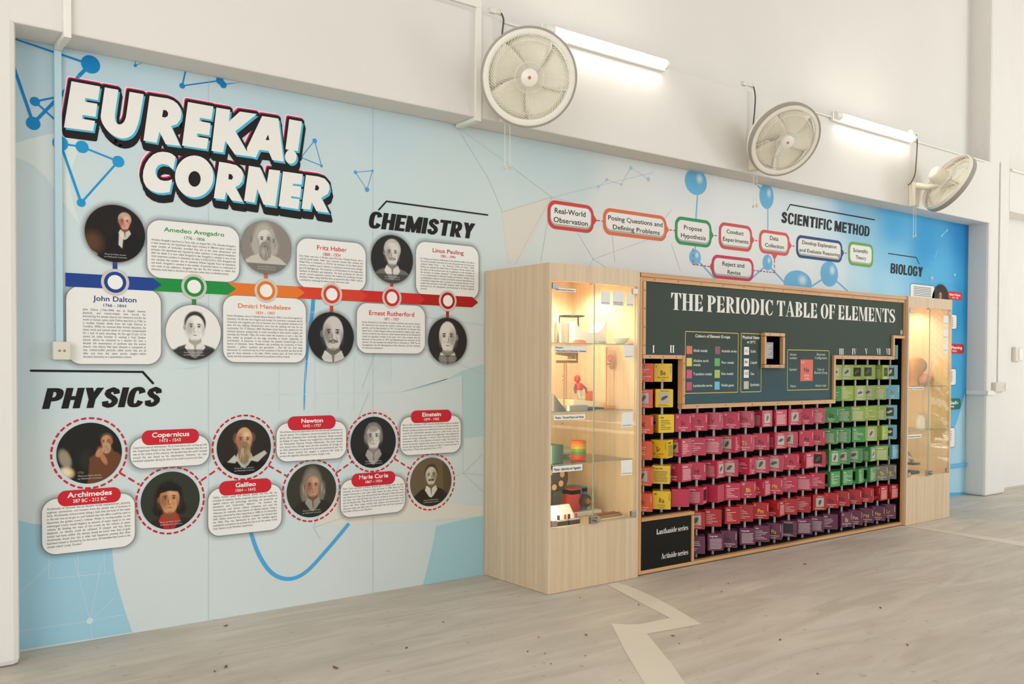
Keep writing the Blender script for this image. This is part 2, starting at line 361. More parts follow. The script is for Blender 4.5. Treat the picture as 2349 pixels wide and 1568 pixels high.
# pale and blue fields
def curve_px(pts, n=10):
    q = [Vector(w2(*p)) for p in pts]; out = []
    for i in range(len(q)-1):
        p0, p1, p2, p3 = q[max(0, i-1)], q[i], q[i+1], q[min(len(q)-1, i+2)]
        for k in range(n):
            t = k/n; out.append(.5*((2*p1)+(p2-p0)*t+(2*p0-5*p1+4*p2-p3)*t*t+(3*p1-p0-3*p2+p3)*t**3))
    return out+[q[-1]]
def band(mb, pts, wpx, dy, mi=0, taper=None):
    c = curve_px(pts); px = pts[len(pts)//2]; w_ = abs(w2(px[0], px[1])[1]-w2(px[0], px[1]+wpx)[1]); n = len(c)
    for i in range(n-1):
        def nn(j):
            t = (c[min(n-1, j+1)]-c[max(0, j-1)]).normalized(); return Vector((-t.y, t.x))*w_/2*(taper(j/(n-1)) if taper else 1)
        a, b = c[i], c[i+1]; na, nb = nn(i), nn(i+1)
        flat(mb, [(p.x, p.y) for p in (a+na, a-na, b-nb, b+nb)], -dy, mi)
FN = [0]
def field(name, pts_curve, closing, color, dy, label=None):
    FN[0] += 1; dy += FN[0]*4e-5
    c = [(p.x, p.y) for p in curve_px(pts_curve)]+[w2(*p) for p in closing]
    mb = MB(); mb.poly([(x, -dy, z) for x, z in c]); mpart(name, mb, part_mat(color), label)
field('printed_shape', [(30,330),(70,318),(110,309),(143,306),(180,330),(160,420),(185,520)], [(150,470),(130,445),(105,405),(80,382),(45,364),(30,360)], '#d9e3df', L.a)
field('printed_shape', [(258,1200),(257,1255),(262,1310),(280,1380),(303,1449)], [(240,1459),(42,1490),(30,1493),(30,1190),(43,1193),(80,1202)], '#9fcbdd', L.a, 'light blue field at the foot of the mural')
field('printed_shape', [(1000,1206),(990,1260),(970,1340)], [(1108,1320),(1108,1180)], '#a5cdd6', L.a)
field('printed_shape', [(720,1205),(770,1130),(850,1140)], [(1108,1160),(1108,1183),(900,1198)], '#dcd9cd', L.a)
field('printed_shape', [(1150,485),(1200,470),(1268,454)], [(1215,560),(1182,606),(1165,607)], '#dbd6ca', L.a)
field('printed_shape', [(915,900),(1000,880),(1060,850)], [(1108,835),(1108,1000),(1065,1005),(1060,860)], '#b5cfcf', L.a)
field('printed_shape', [(2213,900),(2195,965),(2178,1000)], [(2160,1130),(2213,1128)], '#a8d0e2', L.a)
mb = MB(); band(mb, [(572,1210),(592,1268),(622,1312),(660,1327),(700,1312),(748,1262),(800,1200)], 9, L.b); mpart('printed_curve', mb, part_mat('#4fa9da'), 'blue U-shaped curve')
mb = MB(); band(mb, [(719,686),(713,740),(705,800),(699,880),(697,940)], 9, L.b, taper=lambda t: 1.2-t); mpart('printed_curve', mb, part_mat('#3d9fd6'))
# thin polygon lines and chart grid
mb = MB()
for seg in [[(1040,285),(1150,365),(1265,452)],[(1046,290),(1120,410),(1152,485)],[(1265,452),(1150,487)],[(1265,452),(1215,540),(1182,606)],[(1268,452),(1500,395)],[(1265,452),(1360,478)],[(1265,452),(1240,600)],[(1325,535),(1360,594),(1345,620)],[(1360,594),(1490,548)],[(1360,594),(1400,620)],
            [(920,720),(1108,745)],[(1060,850),(1062,1085)],[(1062,1085),(1108,1040)],[(1062,1085),(1108,1128)],[(1062,1085),(1108,1088)],[(1062,1085),(900,1140)],[(1108,858),(880,760)],[(718,1210),(790,1185)],[(718,1210),(735,1236)],[(905,690),(830,890)],[(845,900),(800,1010),(718,1210)],[(1490,548),(1540,480)],[(1400,500),(1410,600)],[(1540,560),(1560,620)]]:
    pxline(mb, seg, .8, L.b, 0, False)
mpart('printed_lines', mb, part_mat('#a9b9bc'), 'thin grey polygon lines')
mb = MB()
for seg in [[(43,1447),(206,1423),(300,1405)],[(206,1423),(170,1280)],[(206,1423),(232,1290)],[(206,1423),(262,1370)],[(206,1423),(211,1463)],[(112,1327),(257,1312)],[(112,1270),(112,1327)],[(45,1360),(120,1288)],[(178,1270),(180,1322)],[(238,1270),(240,1312)]]:
    pxline(mb, seg, .9, L.b, 0, False)
disc(mb, *w2(206, 1423), .017, -L.c)
for k in range(9):
    pxline(mb, [(395+k*6, 845), (455+k*7, 838-k*2), (500+k*5, 800-k*3)], 1.1, L.b, 0, False)
    pxline(mb, [(850+k*6, 870), (830+k*8, 800), (815+k*9, 760)], 1.1, L.b, 0, False)
for x in (640, 700, 722, 775, 812): pxline(mb, [(x, 612), (x, 940)], 1, L.b, 0, False)
for y in (625, 712, 828, 905): pxline(mb, [(600, y), (900, y+(830-y)*.08)], 1, L.b, 0, False)
mpart('printed_lines', mb, part_mat('#cfe0e4'), 'fine white chart lines')
# molecule drawings
def molecule(lines, nodes, color, label=None, lw=4):
    mb = MB()
    for l in lines:
        wpx = l[2] if len(l) > 2 else lw; pxline(mb, [l[0], l[1]], wpx, L.b, 0, False)
    for x, y, r in nodes:
        X, Z = w2(x, y); disc(mb, X, Z, abs(w2(x, y-r)[1]-Z), -L.c)
    mpart('molecule_drawing', mb, part_mat(color), label)
molecule([((30,87),(207,148),6),((207,148),(180,175),8),((180,176),(76,283),7),((30,150),(76,283),7),((80,233),(148,219)),((80,233),(148,295))], [(207.5,148,20.5),(76,283,15),(80,233,10.5)], '#0a83c2', 'deep blue molecule drawing at the top left corner', 4.5)
molecule([((138,329),(188,337)),((188,337),(271,370)),((138,329),(186,465),6),((271,370),(186,465))], [(138,329,17),(188,337,14),(271,370.5,13),(186,465,9.5)], '#2196d0', 'blue triangle molecule drawing below the title', 4.5)
molecule([((310,150),(310,140),2),((310,150),(326,144),2)], [(310,150.5,3.5)], '#1f8fca')
molecule([((417.6,197),(425,164),3.5),((417.6,197),(504,185),3),((511,194),(552,188),2.5)], [(417.6,197,6.5),(504,185,9),(511.6,194.5,8)], '#0a83c2')
molecule([((721.5,323),(737,380),2),((737,380),(690,361),2),((690,361),(721,323),2)], [(721.5,323,5.5),(737,380.5,3.5),(690,361,5)], '#3d9bd2')
molecule([((815,395),(854,391.7),1.6),((854,391.7),(841.4,434.7),1.6),((841.4,434.7),(815,395),1.6)], [(815,395,4.2),(854,391.7,2.8),(841.4,434.7,5.4)], '#4f9fd2')
molecule([((1372,428),(1392,412),1),((1392,412),(1425,423),1),((1425,423),(1447,383),1),((1447,383),(1487,411),1)], [(1372,428,4),(1392,412,4),(1447,385,4.5),(1487,411,5),(1425,423,3)], '#a9c9d6')
molecule([((1600,440),(1596,500),4),((1596,500),(1594,580),3.5),((1594,590),(1640,640),4),((1732,419),(1753,440),6),((1761,450),(1761,600),3),((1760,606),(1722,640),4),((1760,606),(1806,655),4),((1902,630),(1862,656),4),((1902,630),(1945,668),4)], [], '#6fb6dc')
molecule([((2130,446),(2150,458),1),((2160,540),(2172,528),1.5),((2150,575),(2145,590),1)], [(2130,446,2),(2172,528,2.5),(2160,541,2.5),(2190,630,3)], '#b5dcf0')
# ---------------------------------------------------------------- soft-edged printed pictures (tiny painter working on the print's own vertices)
VM = vcol_mat('portrait_print', .4)
def sm(x): x = np.clip(x, 0, 1); return x*x*(3-2*x)
def paint(q, bg, shapes):
    col = np.tile(np.array(lin(bg)), (len(q), 1))
    for s in shapes:
        if s[0] == 'e':
            _, cx, cy, rx, ry, ang, c, soft, al = s
            a = R(ang); dx, dy = q[:, 0]-cx, q[:, 1]-cy
            u_, v_ = (dx*math.cos(a)+dy*math.sin(a))/rx, (-dx*math.sin(a)+dy*math.cos(a))/ry
            m = sm((1-np.sqrt(u_*u_+v_*v_))/soft+.5*0+.0)
        else:
            _, pts, c, soft, al = s; n = len(pts); ins = np.zeros(len(q), bool); dm = np.full(len(q), 9.)
            for i in range(n):
                (x0, y0), (x1, y1) = pts[i], pts[(i+1) % n]
                cr = ((y0 > q[:, 1]) != (y1 > q[:, 1])) & (q[:, 0] < (x1-x0)*(q[:, 1]-y0)/((y1-y0) or 1e-9)+x0); ins ^= cr
                L2 = (x1-x0)**2+(y1-y0)**2 or 1e-9; t = np.clip(((q[:, 0]-x0)*(x1-x0)+(q[:, 1]-y0)*(y1-y0))/L2, 0, 1)
                dm = np.minimum(dm, np.hypot(q[:, 0]-x0-t*(x1-x0), q[:, 1]-y0-t*(y1-y0)))
            m = sm(np.where(ins, dm, -dm)/soft+.5)
        m = (m*al)[:, None]; col = col*(1-m)+np.array(lin(c))*m
    return col
def painted_disc(name, X, Z, r, y, bg, shapes, parent, nr=64, ns=176, rz=None):
    t = np.linspace(0, 1, nr+1)[1:]; a = np.linspace(0, 2*np.pi, ns, endpoint=False)
    q = np.vstack([[[0, 0]], np.stack([(t[:, None]*np.cos(a)).ravel(), (t[:, None]*np.sin(a)).ravel()], 1)])
    col = paint(q, bg, shapes); fs = [(0, 1+(k+1) % ns, 1+k) for k in range(ns)]
    for j in range(nr-1):
        o = 1+j*ns; fs += [(o+k, o+(k+1) % ns, o+ns+(k+1) % ns, o+ns+k) for k in range(ns)]
    me = bpy.data.meshes.new(name); me.from_pydata([cl((X+r*u_, y, Z+(rz or r)*v_)) for u_, v_ in q], [], fs)
    ca = me.color_attributes.new('Col', 'FLOAT_COLOR', 'POINT'); ca.data.foreach_set('color', np.hstack([col, np.ones((len(col), 1))]).astype(np.float32).ravel())
    me.materials.append(VM); me.update(); o = bpy.data.objects.new(name, me); COL.objects.link(o); o.parent = parent; o['_off'] = (0, 0, 0); return o
ball = [('e', 0, 0, 1.02, 1.02, 0, '#62b0d8', .5, .6), ('e', .32, .3, .45, .55, 0, '#d8e6ea', 1, .95), ('e', -.3, -.4, .6, .6, 0, '#5aaad4', 1, .5)]
for x, y, rx, rz in ((1596,417,25,30),(1594,590,13,18),(1758,450,16,29),(1760,602,11,18),(1830,650,32,30),(1902,628,20,29),(2136,640,6,9),(1645,598,6,8)):
    X, Z = w2(x, y); o = painted_disc('printed_ball', X, Z, abs(w2(x+rx, y)[0]-w2(x-rx, y)[0])/2, -L.c, '#64b0d8', ball, mural, 14, 40, rz=abs(w2(x, y-rz)[1]-Z))
# ---------------------------------------------------------------- title lettering EUREKA! CORNER
def c1(p): return (p[0]/3.137, p[1]/3.137)
def c2(p): return (500+p[0]/3.137, 100+p[1]/3.137)
def ell(cx, cy, rx, ry, n=28): return [(cx+rx*math.cos(2*math.pi*k/n), cy+ry*math.sin(2*math.pi*k/n)) for k in range(n)]
GL = [
 (c1, [(512,586),(718,624),(703,722),(612,706),(609,733),(699,748),(686,842),(592,828),(589,856),(682,872),(668,945),(458,918)], None),
 (c1, [(752,630),(850,648),(824,830),(826,860),(832,880),(843,893),(858,897),(876,892),(890,878),(900,858),(906,835),(930,662),(1032,680),(1000,860),(990,895),(977,930),(960,960),(938,981),(910,994),(880,998),(850,992),(815,976),(783,952),(757,924),(736,890),(726,865),(722,838)], None),
 (c1, [(1075,690),(1150,702),(1205,710),(1245,725),(1275,748),(1297,785),(1303,820),(1296,860),(1270,895),(1228,908),(1295,1052),(1190,1038),(1145,948),(1125,1028),(1030,1012)], [(1172,792),(1195,796),(1208,815),(1203,838),(1185,847),(1164,842)]),
 (c1, [(1350,735),(1533,768),(1518,862),(1437,848),(1433,872),(1513,888),(1503,975),(1418,960),(1414,985),(1498,998),(1485,1075),(1308,1048)], None),
 (c2, [(-14,461),(85,478),(76,562),(155,490),(278,508),(122,632),(225,812),(118,797),(50,700),(35,785),(-50,772)], None),
 (c2, [(315,522),(432,540),(470,850),(388,838),(360,772),(295,765),(268,822),(208,806),(206,750)], [(358,655),(366,697),(340,693)]),
 (c2, [(510,545),(602,562),(572,775),(483,760)], None),
 (c2, ell(521, 815, 42, 50), None),
 (c1, [(1262,1130),(1235,1108),(1205,1097),(1170,1093),(1135,1097),(1100,1113),(1070,1142),(1045,1180),(1030,1225),(1025,1270),(1032,1310),(1050,1345),(1085,1372),(1125,1387),(1165,1390),(1218,1383),(1238,1290),(1210,1300),(1180,1302),(1150,1295),(1127,1275),(1116,1245),(1120,1212),(1138,1190),(1165,1180),(1205,1187),(1245,1222)], None),
 (c1, ell(1395, 1270, 138, 150, 40), ell(1397, 1288, 44, 56)),
 (c2, [(6,851),(75,862),(130,876),(165,905),(180,945),(172,990),(150,1018),(122,1033),(178,1140),(95,1128),(55,1065),(45,1122),(-33,1112)], [(75,938),(95,942),(106,962),(96,980),(72,976)]),
 (c2, [(220,880),(300,893),(348,1010),(365,905),(445,915),(410,1170),(325,1158),(280,1045),(262,1145),(185,1132)], None),
 (c2, [(465,920),(608,940),(598,1015),(537,1008),(534,1022),(596,1030),(588,1108),(525,1098),(522,1112),(585,1120),(575,1192),(434,1170)], None),
 (c2, [(630,945),(720,957),(765,972),(793,1005),(800,1045),(788,1080),(740,1110),(795,1218),(705,1205),(672,1140),(660,1195),(598,1188)], [(700,1018),(716,1022),(725,1040),(715,1058),(694,1054)])]
blk, cy_, wh, pk, ha = MB(), MB(), MB(), MB(), MB()
def W(pts, dx=0, dy=0): return [Vector(w2(x+dx, y+dy)) for x, y in pts]
OUT = .032
def fat(mb, q, r, y):
    flat(mb, [(p.x, p.y) for p in q], y)
    for a, b in zip(q, q[1:]+q[:1]): seg2(mb, a, b, r, y, 0, True)
for fn, pts, hole in GL:
    q = [fn(p) for p in pts]
    fat(blk, W(q), OUT, -L.e)
    a, b = W(q), W(q, 5, 19)           # printed block shadow of the letters, drawn straight down
    fat(blk, b, OUT*.6, -L.d)
    for i in range(len(a)):
        j = (i+1) % len(a); flat(blk, [(p.x, p.y) for p in (a[i], a[j], b[j], b[i])], -L.d)
        seg2(blk, a[i], b[i], OUT*.8, -L.d)
    fat(pk, W(q, -2.5, -4), OUT*.85, -L.c); fat(ha, W(q, -4, -5.5), OUT*.95, -L.b)
    flat(cy_, [(p.x, p.y) for p in W(q, 4, 5)], -L.f); flat(wh, [(p.x, p.y) for p in W(q)], -L.g)
    if hole:
        h = [fn(p) for p in hole]; flat(blk, [(p.x, p.y) for p in W(h)], -L.h)
title = mpart('title_lettering', wh, part_mat('#eeebe5'), 'bold white EUREKA! CORNER lettering')
for nm, m_, c in (('letter_outline', blk, '#1c1a1b'), ('letter_edge', cy_, '#4fb4d2'), ('letter_accent', pk, '#e0316a'), ('letter_halo', ha, '#f2eeea')):
    mpart(nm, m_, part_mat(c), None, title)
# ---------------------------------------------------------------- section headings
dark = part_mat('#1b1816')
def grotesk(SW=.24, HW=.185):
    G = {}
    def rc(a, b, c, d): return [(a, b), (c, b), (c, d), (a, d)]
    def sq(t): return math.copysign(abs(t)**.78, t)
    def bowl(cx, cy, rx, ry, a0, a1, n=18, sw=SW, hw=HW):
        out = []
        for k in range(n):
            a, b = R(a0+(a1-a0)*k/n), R(a0+(a1-a0)*(k+1)/n); ix, iy = rx-sw, ry-hw
            out.append([(cx+ix*sq(math.cos(a)), cy+iy*sq(math.sin(a))), (cx+rx*sq(math.cos(a)), cy+ry*sq(math.sin(a))), (cx+rx*sq(math.cos(b)), cy+ry*sq(math.sin(b))), (cx+ix*sq(math.cos(b)), cy+iy*sq(math.sin(b)))])
        return out
    st = lambda x: [rc(x, 0, x+SW, 1)]
    G['I'] = (st(0), .24); G['H'] = (st(0)+st(.38)+[rc(.2, .41, .4, .6)], .62); G['T'] = ([rc(0, .81, .6, 1), rc(.18, 0, .42, 1)], .6)
    G['E'] = (st(0)+[rc(.2, 0, .5, .185), rc(.2, .815, .5, 1), rc(.2, .41, .46, .59)], .51); G['F'] = (st(0)+[rc(.2, .815, .5, 1), rc(.2, .4, .45, .58)], .5); G['L'] = (st(0)+[rc(.2, 0, .5, .185)], .5)
    G['P'] = (st(0)+bowl(.24, .68, .35, .32, -90, 90), .6); G['R'] = (G['P'][0]+[[(.2, .42), (.42, .42), (.62, 0), (.36, 0)]], .62)
    G['B'] = (st(0)+bowl(.24, .73, .33, .27, -90, 90)+bowl(.24, .28, .36, .28, -90, 90), .61); G['D'] = (st(0)+bowl(.22, .5, .38, .5, -90, 90, 24), .61)
    G['O'] = (bowl(.31, .5, .31, .515, 0, 360, 40), .62); G['C'] = (bowl(.31, .5, .31, .515, 22, 338, 36), .61); G['G'] = (bowl(.31, .5, .31, .515, 22, 340, 36)+[rc(.33, .34, .61, .52), rc(.39, .1, .61, .5)], .62)
    G['M'] = (st(0)+st(.56)+[[(0, 1), (.24, 1), (.47, .28), (.47, 0), (.33, 0)], [(.8, 1), (.56, 1), (.33, .28), (.33, 0), (.47, 0)]], .8)
    G['N'] = (st(0)+st(.38)+[[(0, 1), (.22, 1), (.62, 0), (.4, 0)]], .62); G['Y'] = ([[(0, 1), (.25, 1), (.44, .42), (.2, .42)], [(.64, 1), (.39, 1), (.2, .42), (.44, .42)], rc(.2, 0, .44, .45)], .64)
    pts = [(.47, .68), (.44, .82), (.3, .905), (.16, .82), (.14, .7), (.22, .58), (.38, .47), (.46, .36), (.46, .24), (.38, .12), (.27, .095), (.15, .15), (.12, .32)]; s_ = []; w_ = .215
    for i in range(len(pts)-1):
        (a, b), (c, d) = pts[i], pts[i+1]; L_ = math.hypot(c-a, d-b); nx, ny = -(d-b)/L_*w_/2, (c-a)/L_*w_/2
        s_.append([(a+nx, b+ny), (a-nx, b-ny), (c-nx, d-ny), (c+nx, d+ny)])
        if 0 < i: s_.append([(a+w_/2*math.cos(2*math.pi*k/14), b+w_/2*math.sin(2*math.pi*k/14)) for k in range(14)])
    G['S'] = (s_, .59)
    return G
GG = grotesk(); GN = grotesk(.2, .155)
def dtext(mb, s, X0, X1, Z0, h, y, gap=.035, space=.22, G=None, shear=0):
    x = 0; out = []
    for ch in s:
        if ch == ' ': x += space; continue
        ps, a = G[ch]; out.append((x, ps)); x += a+gap
    k = (X1-X0-shear*h)/(x-gap)
    for x0, ps in out:
        for p in ps: flat(mb, [(X0+(x0+a)*k+shear*b*h, Z0+b*h) for a, b in p], y)
def heading(s, xl, yl, xr, ytop, line, lw, shear=.2):
    mb = MB(); a = w2(xl, yl); h = w2(xl, ytop)[1]-a[1]; dtext(mb, s, a[0], w2(xr, yl)[0], a[1], h, -L.c, .035 if lw > 3 else .06, .22, GG if lw > 3 else GN, shear); o = mpart('section_heading', mb, dark, 'black slanted heading reading '+s)
    mb = MB(); pxline(mb, line, lw, L.c); mpart('heading_rule', mb, dark, None, o)
heading('CHEMISTRY', 843, 522, 1090, 483.5, [(1118,493),(886,461.6),(868.4,481)], 3.6)
heading('PHYSICS', 96, 937.7, 375, 890, [(71,849.7),(327,852.6),(350.4,878.4)], 5.2, .24)
heading('SCIENTIFIC METHOD', 1791, 510.5, 1995, 484.5, [(2005.5,504),(1812,469),(1805,482.5)], 2.8, .08)
heading('BIOLOGY', 2042, 626.3, 2116.5, 603, [(2037,581),(2101.6,590.6),(2108,605)], 2.2, .08)
# ---------------------------------------------------------------- printed soft edge round cards
HM = bpy.data.materials.new('printed_soft_edge'); HM.use_nodes = True
def _hm():
    nt = HM.node_tree; b = nt.nodes['Principled BSDF']; b.inputs['Base Color'].default_value = (*lin('#6f6a66'), 1)
    a = nt.nodes.new('ShaderNodeVertexColor'); a.layer_name = 'Col'; nt.links.new(a.outputs['Color'], b.inputs['Alpha'])
_hm()
def soft_edge(pts2, grow, y, parent, k0=.55):
    n = len(pts2); cx = sum(p[0] for p in pts2)/n; cz = sum(p[1] for p in pts2)/n; vs = []; cs = []
    q = [Vector(p) for p in pts2]
    for g, k in ((0, k0), (.35, k0*.42), (1, 0)):
        for i in range(n):
            t = (q[(i+1) % n]-q[i-1]).normalized(); nn = Vector((t.y, -t.x)); p = q[i]+nn*grow*g; vs.append((p.x, y, p.y)); cs.append(k)
    fs = []
    for r_ in range(2):
        for i in range(n):
            j = (i+1) % n; fs.append((r_*n+i, r_*n+j, (r_+1)*n+j, (r_+1)*n+i))
    me = bpy.data.meshes.new('printed_edge'); me.from_pydata(vs, [], fs)
    ca = me.color_attributes.new('Col', 'FLOAT_COLOR', 'POINT'); ca.data.foreach_set('color', np.array([[c, c, c, 1] for c in cs], np.float32).ravel())
    me.materials.append(HM); o = bpy.data.objects.new('printed_edge', me); COL.objects.link(o); o.parent = parent
cardm = part_mat('#ecebe6')
def card(a, b, rad, label, y=L.d, edge=.035):
    X0, Z1 = w2(*a); X1, Z0 = w2(*b); mb = MB(); pts = rrect(X0, X1, Z0, Z1, rad); flat(mb, pts, -y)
    o = mpart('information_card', mb, cardm, label); soft_edge(pts[::1], edge, -y+.0003, o); return o
def fill(name, pts, y, c, parent, label=None):
    mb = MB(); flat(mb, pts, -y); return mpart(name, mb, part_mat(c), label, parent)
CHEM = [
 ('John Dalton', '1766 - 1844', '#27307a', (151,654), (369,835), (212.7,689.2,312.3,677.2), (236.8,703,289.2,696), (189.6,333.7,711.2,819.7),
  ['John Dalton (1766-1844) was an English chemist,','physicist, and meteorologist, best known for','introducing the atomic theory into chemistry and for his','work on human optics. John Dalton was born in 1766, to','a modest Quaker family from the Lake District in','Cumbria. While he received little formal education, his','sharp mind and natural sense of curiosity compensated','for a lack of early schooling. At the age of just 12 he','joined his older brother in running a local Quaker','school, where he remained as a teacher for over a','decade. His masterpiece of synthesis was the atomic','theory—the theory that each element is composed of','tiny, indestructible particles called atoms that are all','alike and have the same atomic weight—which','elevated chemistry to a quantitative science.']),
 ('Amedeo Avogadro', '1776 - 1856', '#2a8a3c', (337,502), (548,648), (375.5,530.4,513.7,520.5), (422.3,548.6,469,541.7), (346.6,539.4,551,619),
  ['Amedeo Avogadro was born in Turin, Italy, on August 9th, 1776. Amedeo Avogadro','is best known for his hypothesis that equal volumes of different gases contain an','equal number of molecules, provided they are at the same temperature and','pressure. His hypothesis was rejected by other scientists. It only gained acceptance','after his death. It is now called Avogadro’s law. Avogadro’s constant is one of the','most important numbers in chemistry. Its value is 6.02214129 x 1023. Avogadro did','not calculate this number, but its existence follows logically from his hypothesis','and work. Avogadro’s constant is the number of particles (atoms or molecules) in','one mole of any substance. Avogadro was also the first scientist to realize that','elements could exist in the form of molecules rather than as individual atoms.']),
 ('Dmitri Mendeleev', '1834 - 1907', '#e0702a', (511,676), (701,831), (545.6,705.4,666.7,695.2), (586.6,720,630,713.4), (520.2,692.7,725.5,818.4),
  ['Dmitri Mendeleev, born in Tobolsk Siberia, Russia in 1834, is one of the legends of','chemistry. His life was one of agony and ecstasy. He overcame a traumatic period','of poverty and tragedies and rose to become one of the greatest chemists of all','time. His two defining characteristics were love for teaching and love for his','countrymen. On 17 February 1869, Mendeleev jotted down the symbols for the','chemical elements, putting them in order according to their atomic weights and','inventing the Periodic Table. He wrote down the sequence in such a way that','they ended up grouped on the page according to known regularities or','‘periodicities’ of behaviour. It was perhaps the greatest breakthrough in the','history of chemistry. Soon, Mendeleev was predicting the properties of three','elements – gallium, scandium and germanium – that had not then been','discovered. So convinced was he of the soundness of his periodic law that he left','gaps for these elements in his table. Within twenty years, all three had been','found, and their properties confirmed his predictions almost exactly.']),
 ('Fritz Haber', '1868 - 1934', '#cf3327', (680,544.5), (838,668), (726.5,572,794.8,561.8), (740.6,586,780.6,578.7), (686.3,831,588,643),
  ['Fritz Haber was born in Breslau (now Wroclaw, Poland), Prussia, into a','well-off Jewish family. Haber was a German chemist who received the','Nobel Prize in Chemistry in 1918 for his invention of the Haber–Bosch','process, a method used in industry to synthesise ammonia from nitrogen','gas and hydrogen gas. This invention is of importance for the large-scale','synthesis of fertilisers and explosives. The food production for half the','world’s current population involves this method for producing nitrogen','fertilizers. Haber, along with Max Born, proposed the Born–Haber cycle as','a method for evaluating the lattice energy of an ionic solid.']),
 ('Ernest Rutherford', '1871 - 1937', '#cc2a25', (818,694), (974,811), (846,722,949.3,711.3), (880.7,734,914.7,727.9), (830,963.2,740,799),
  ['Ernest Rutherford is the father of nuclear chemistry and nuclear physics.','He discovered and named the atomic nucleus, the proton, the alpha','particle, and the beta particle. In 1911, he was the first to discover that','atoms have a small charged nucleus surrounded by largely empty space,','and are circled by tiny electrons, which became known as the Rutherford','model (or planetary model) of the atom. He is also credited with the','discovery of the proton in 1919, and hypothesised the existence of the','neutron. He was awarded the Nobel Prize in Chemistry in 1908 “for his','investigations into the disintegration of the elements, and the chemistry','of radioactive substances”.']),
 ('Linus Pauling', '1901 - 1994', '#b5221e', (953.6,552.5), (1096.6,686), (991.6,578,1062.6,568.5), (1010.4,590.2,1043.9,584), (963.8,1087.3,594,663),
  ['Dr. Pauling was almost as well known to the American public as he was to','the world’s scientific community. He is the only person ever to receive two','unshared Nobel Prizes — for Chemistry (1954) and Peace (1962).','Pauling was awarded the Nobel Prize in Chemistry “for his research into','the nature of the chemical bond and its application to the elucidation of','the structure of complex substances”. He made significant contributions','to our understanding of chemical bonding and structure. Pauling’s X-ray','crystallographic research in crystal and protein structure determination as','a biochemist helped lead other scientists to the eventual discovery of the','double helix structure of the DNA molecule, which contains the genetic','instructions for the development and functioning of all living organisms','on earth.'])]
bodym = part_mat('#35302c')
for nm, yr, c, a, b, n_, d_, t_, lines in CHEM:
    o = card(a, b, .075, 'white chemistry card %s' % {'J': 'with navy title under the blue arrow', 'A': 'with green title above the green arrow', 'D': 'with orange title under the orange arrow', 'F': 'with red title above the orange red arrow', 'E': 'with red title under the red arrow', 'L': 'with dark red title beside the cabinet'}[nm[0]])
    mb = MB(); TP(mb, nm, n_[0], n_[1], n_[2], n_[3], 0, L.e, 's'); TP(mb, yr, d_[0], d_[1], d_[2], d_[3], 0, L.e, 's'); mpart('card_title', mb, part_mat(c), None, o)
    mb = MB(); block(mb, lines, *t_, dy=L.e); mpart('card_text', mb, bodym, None, o)
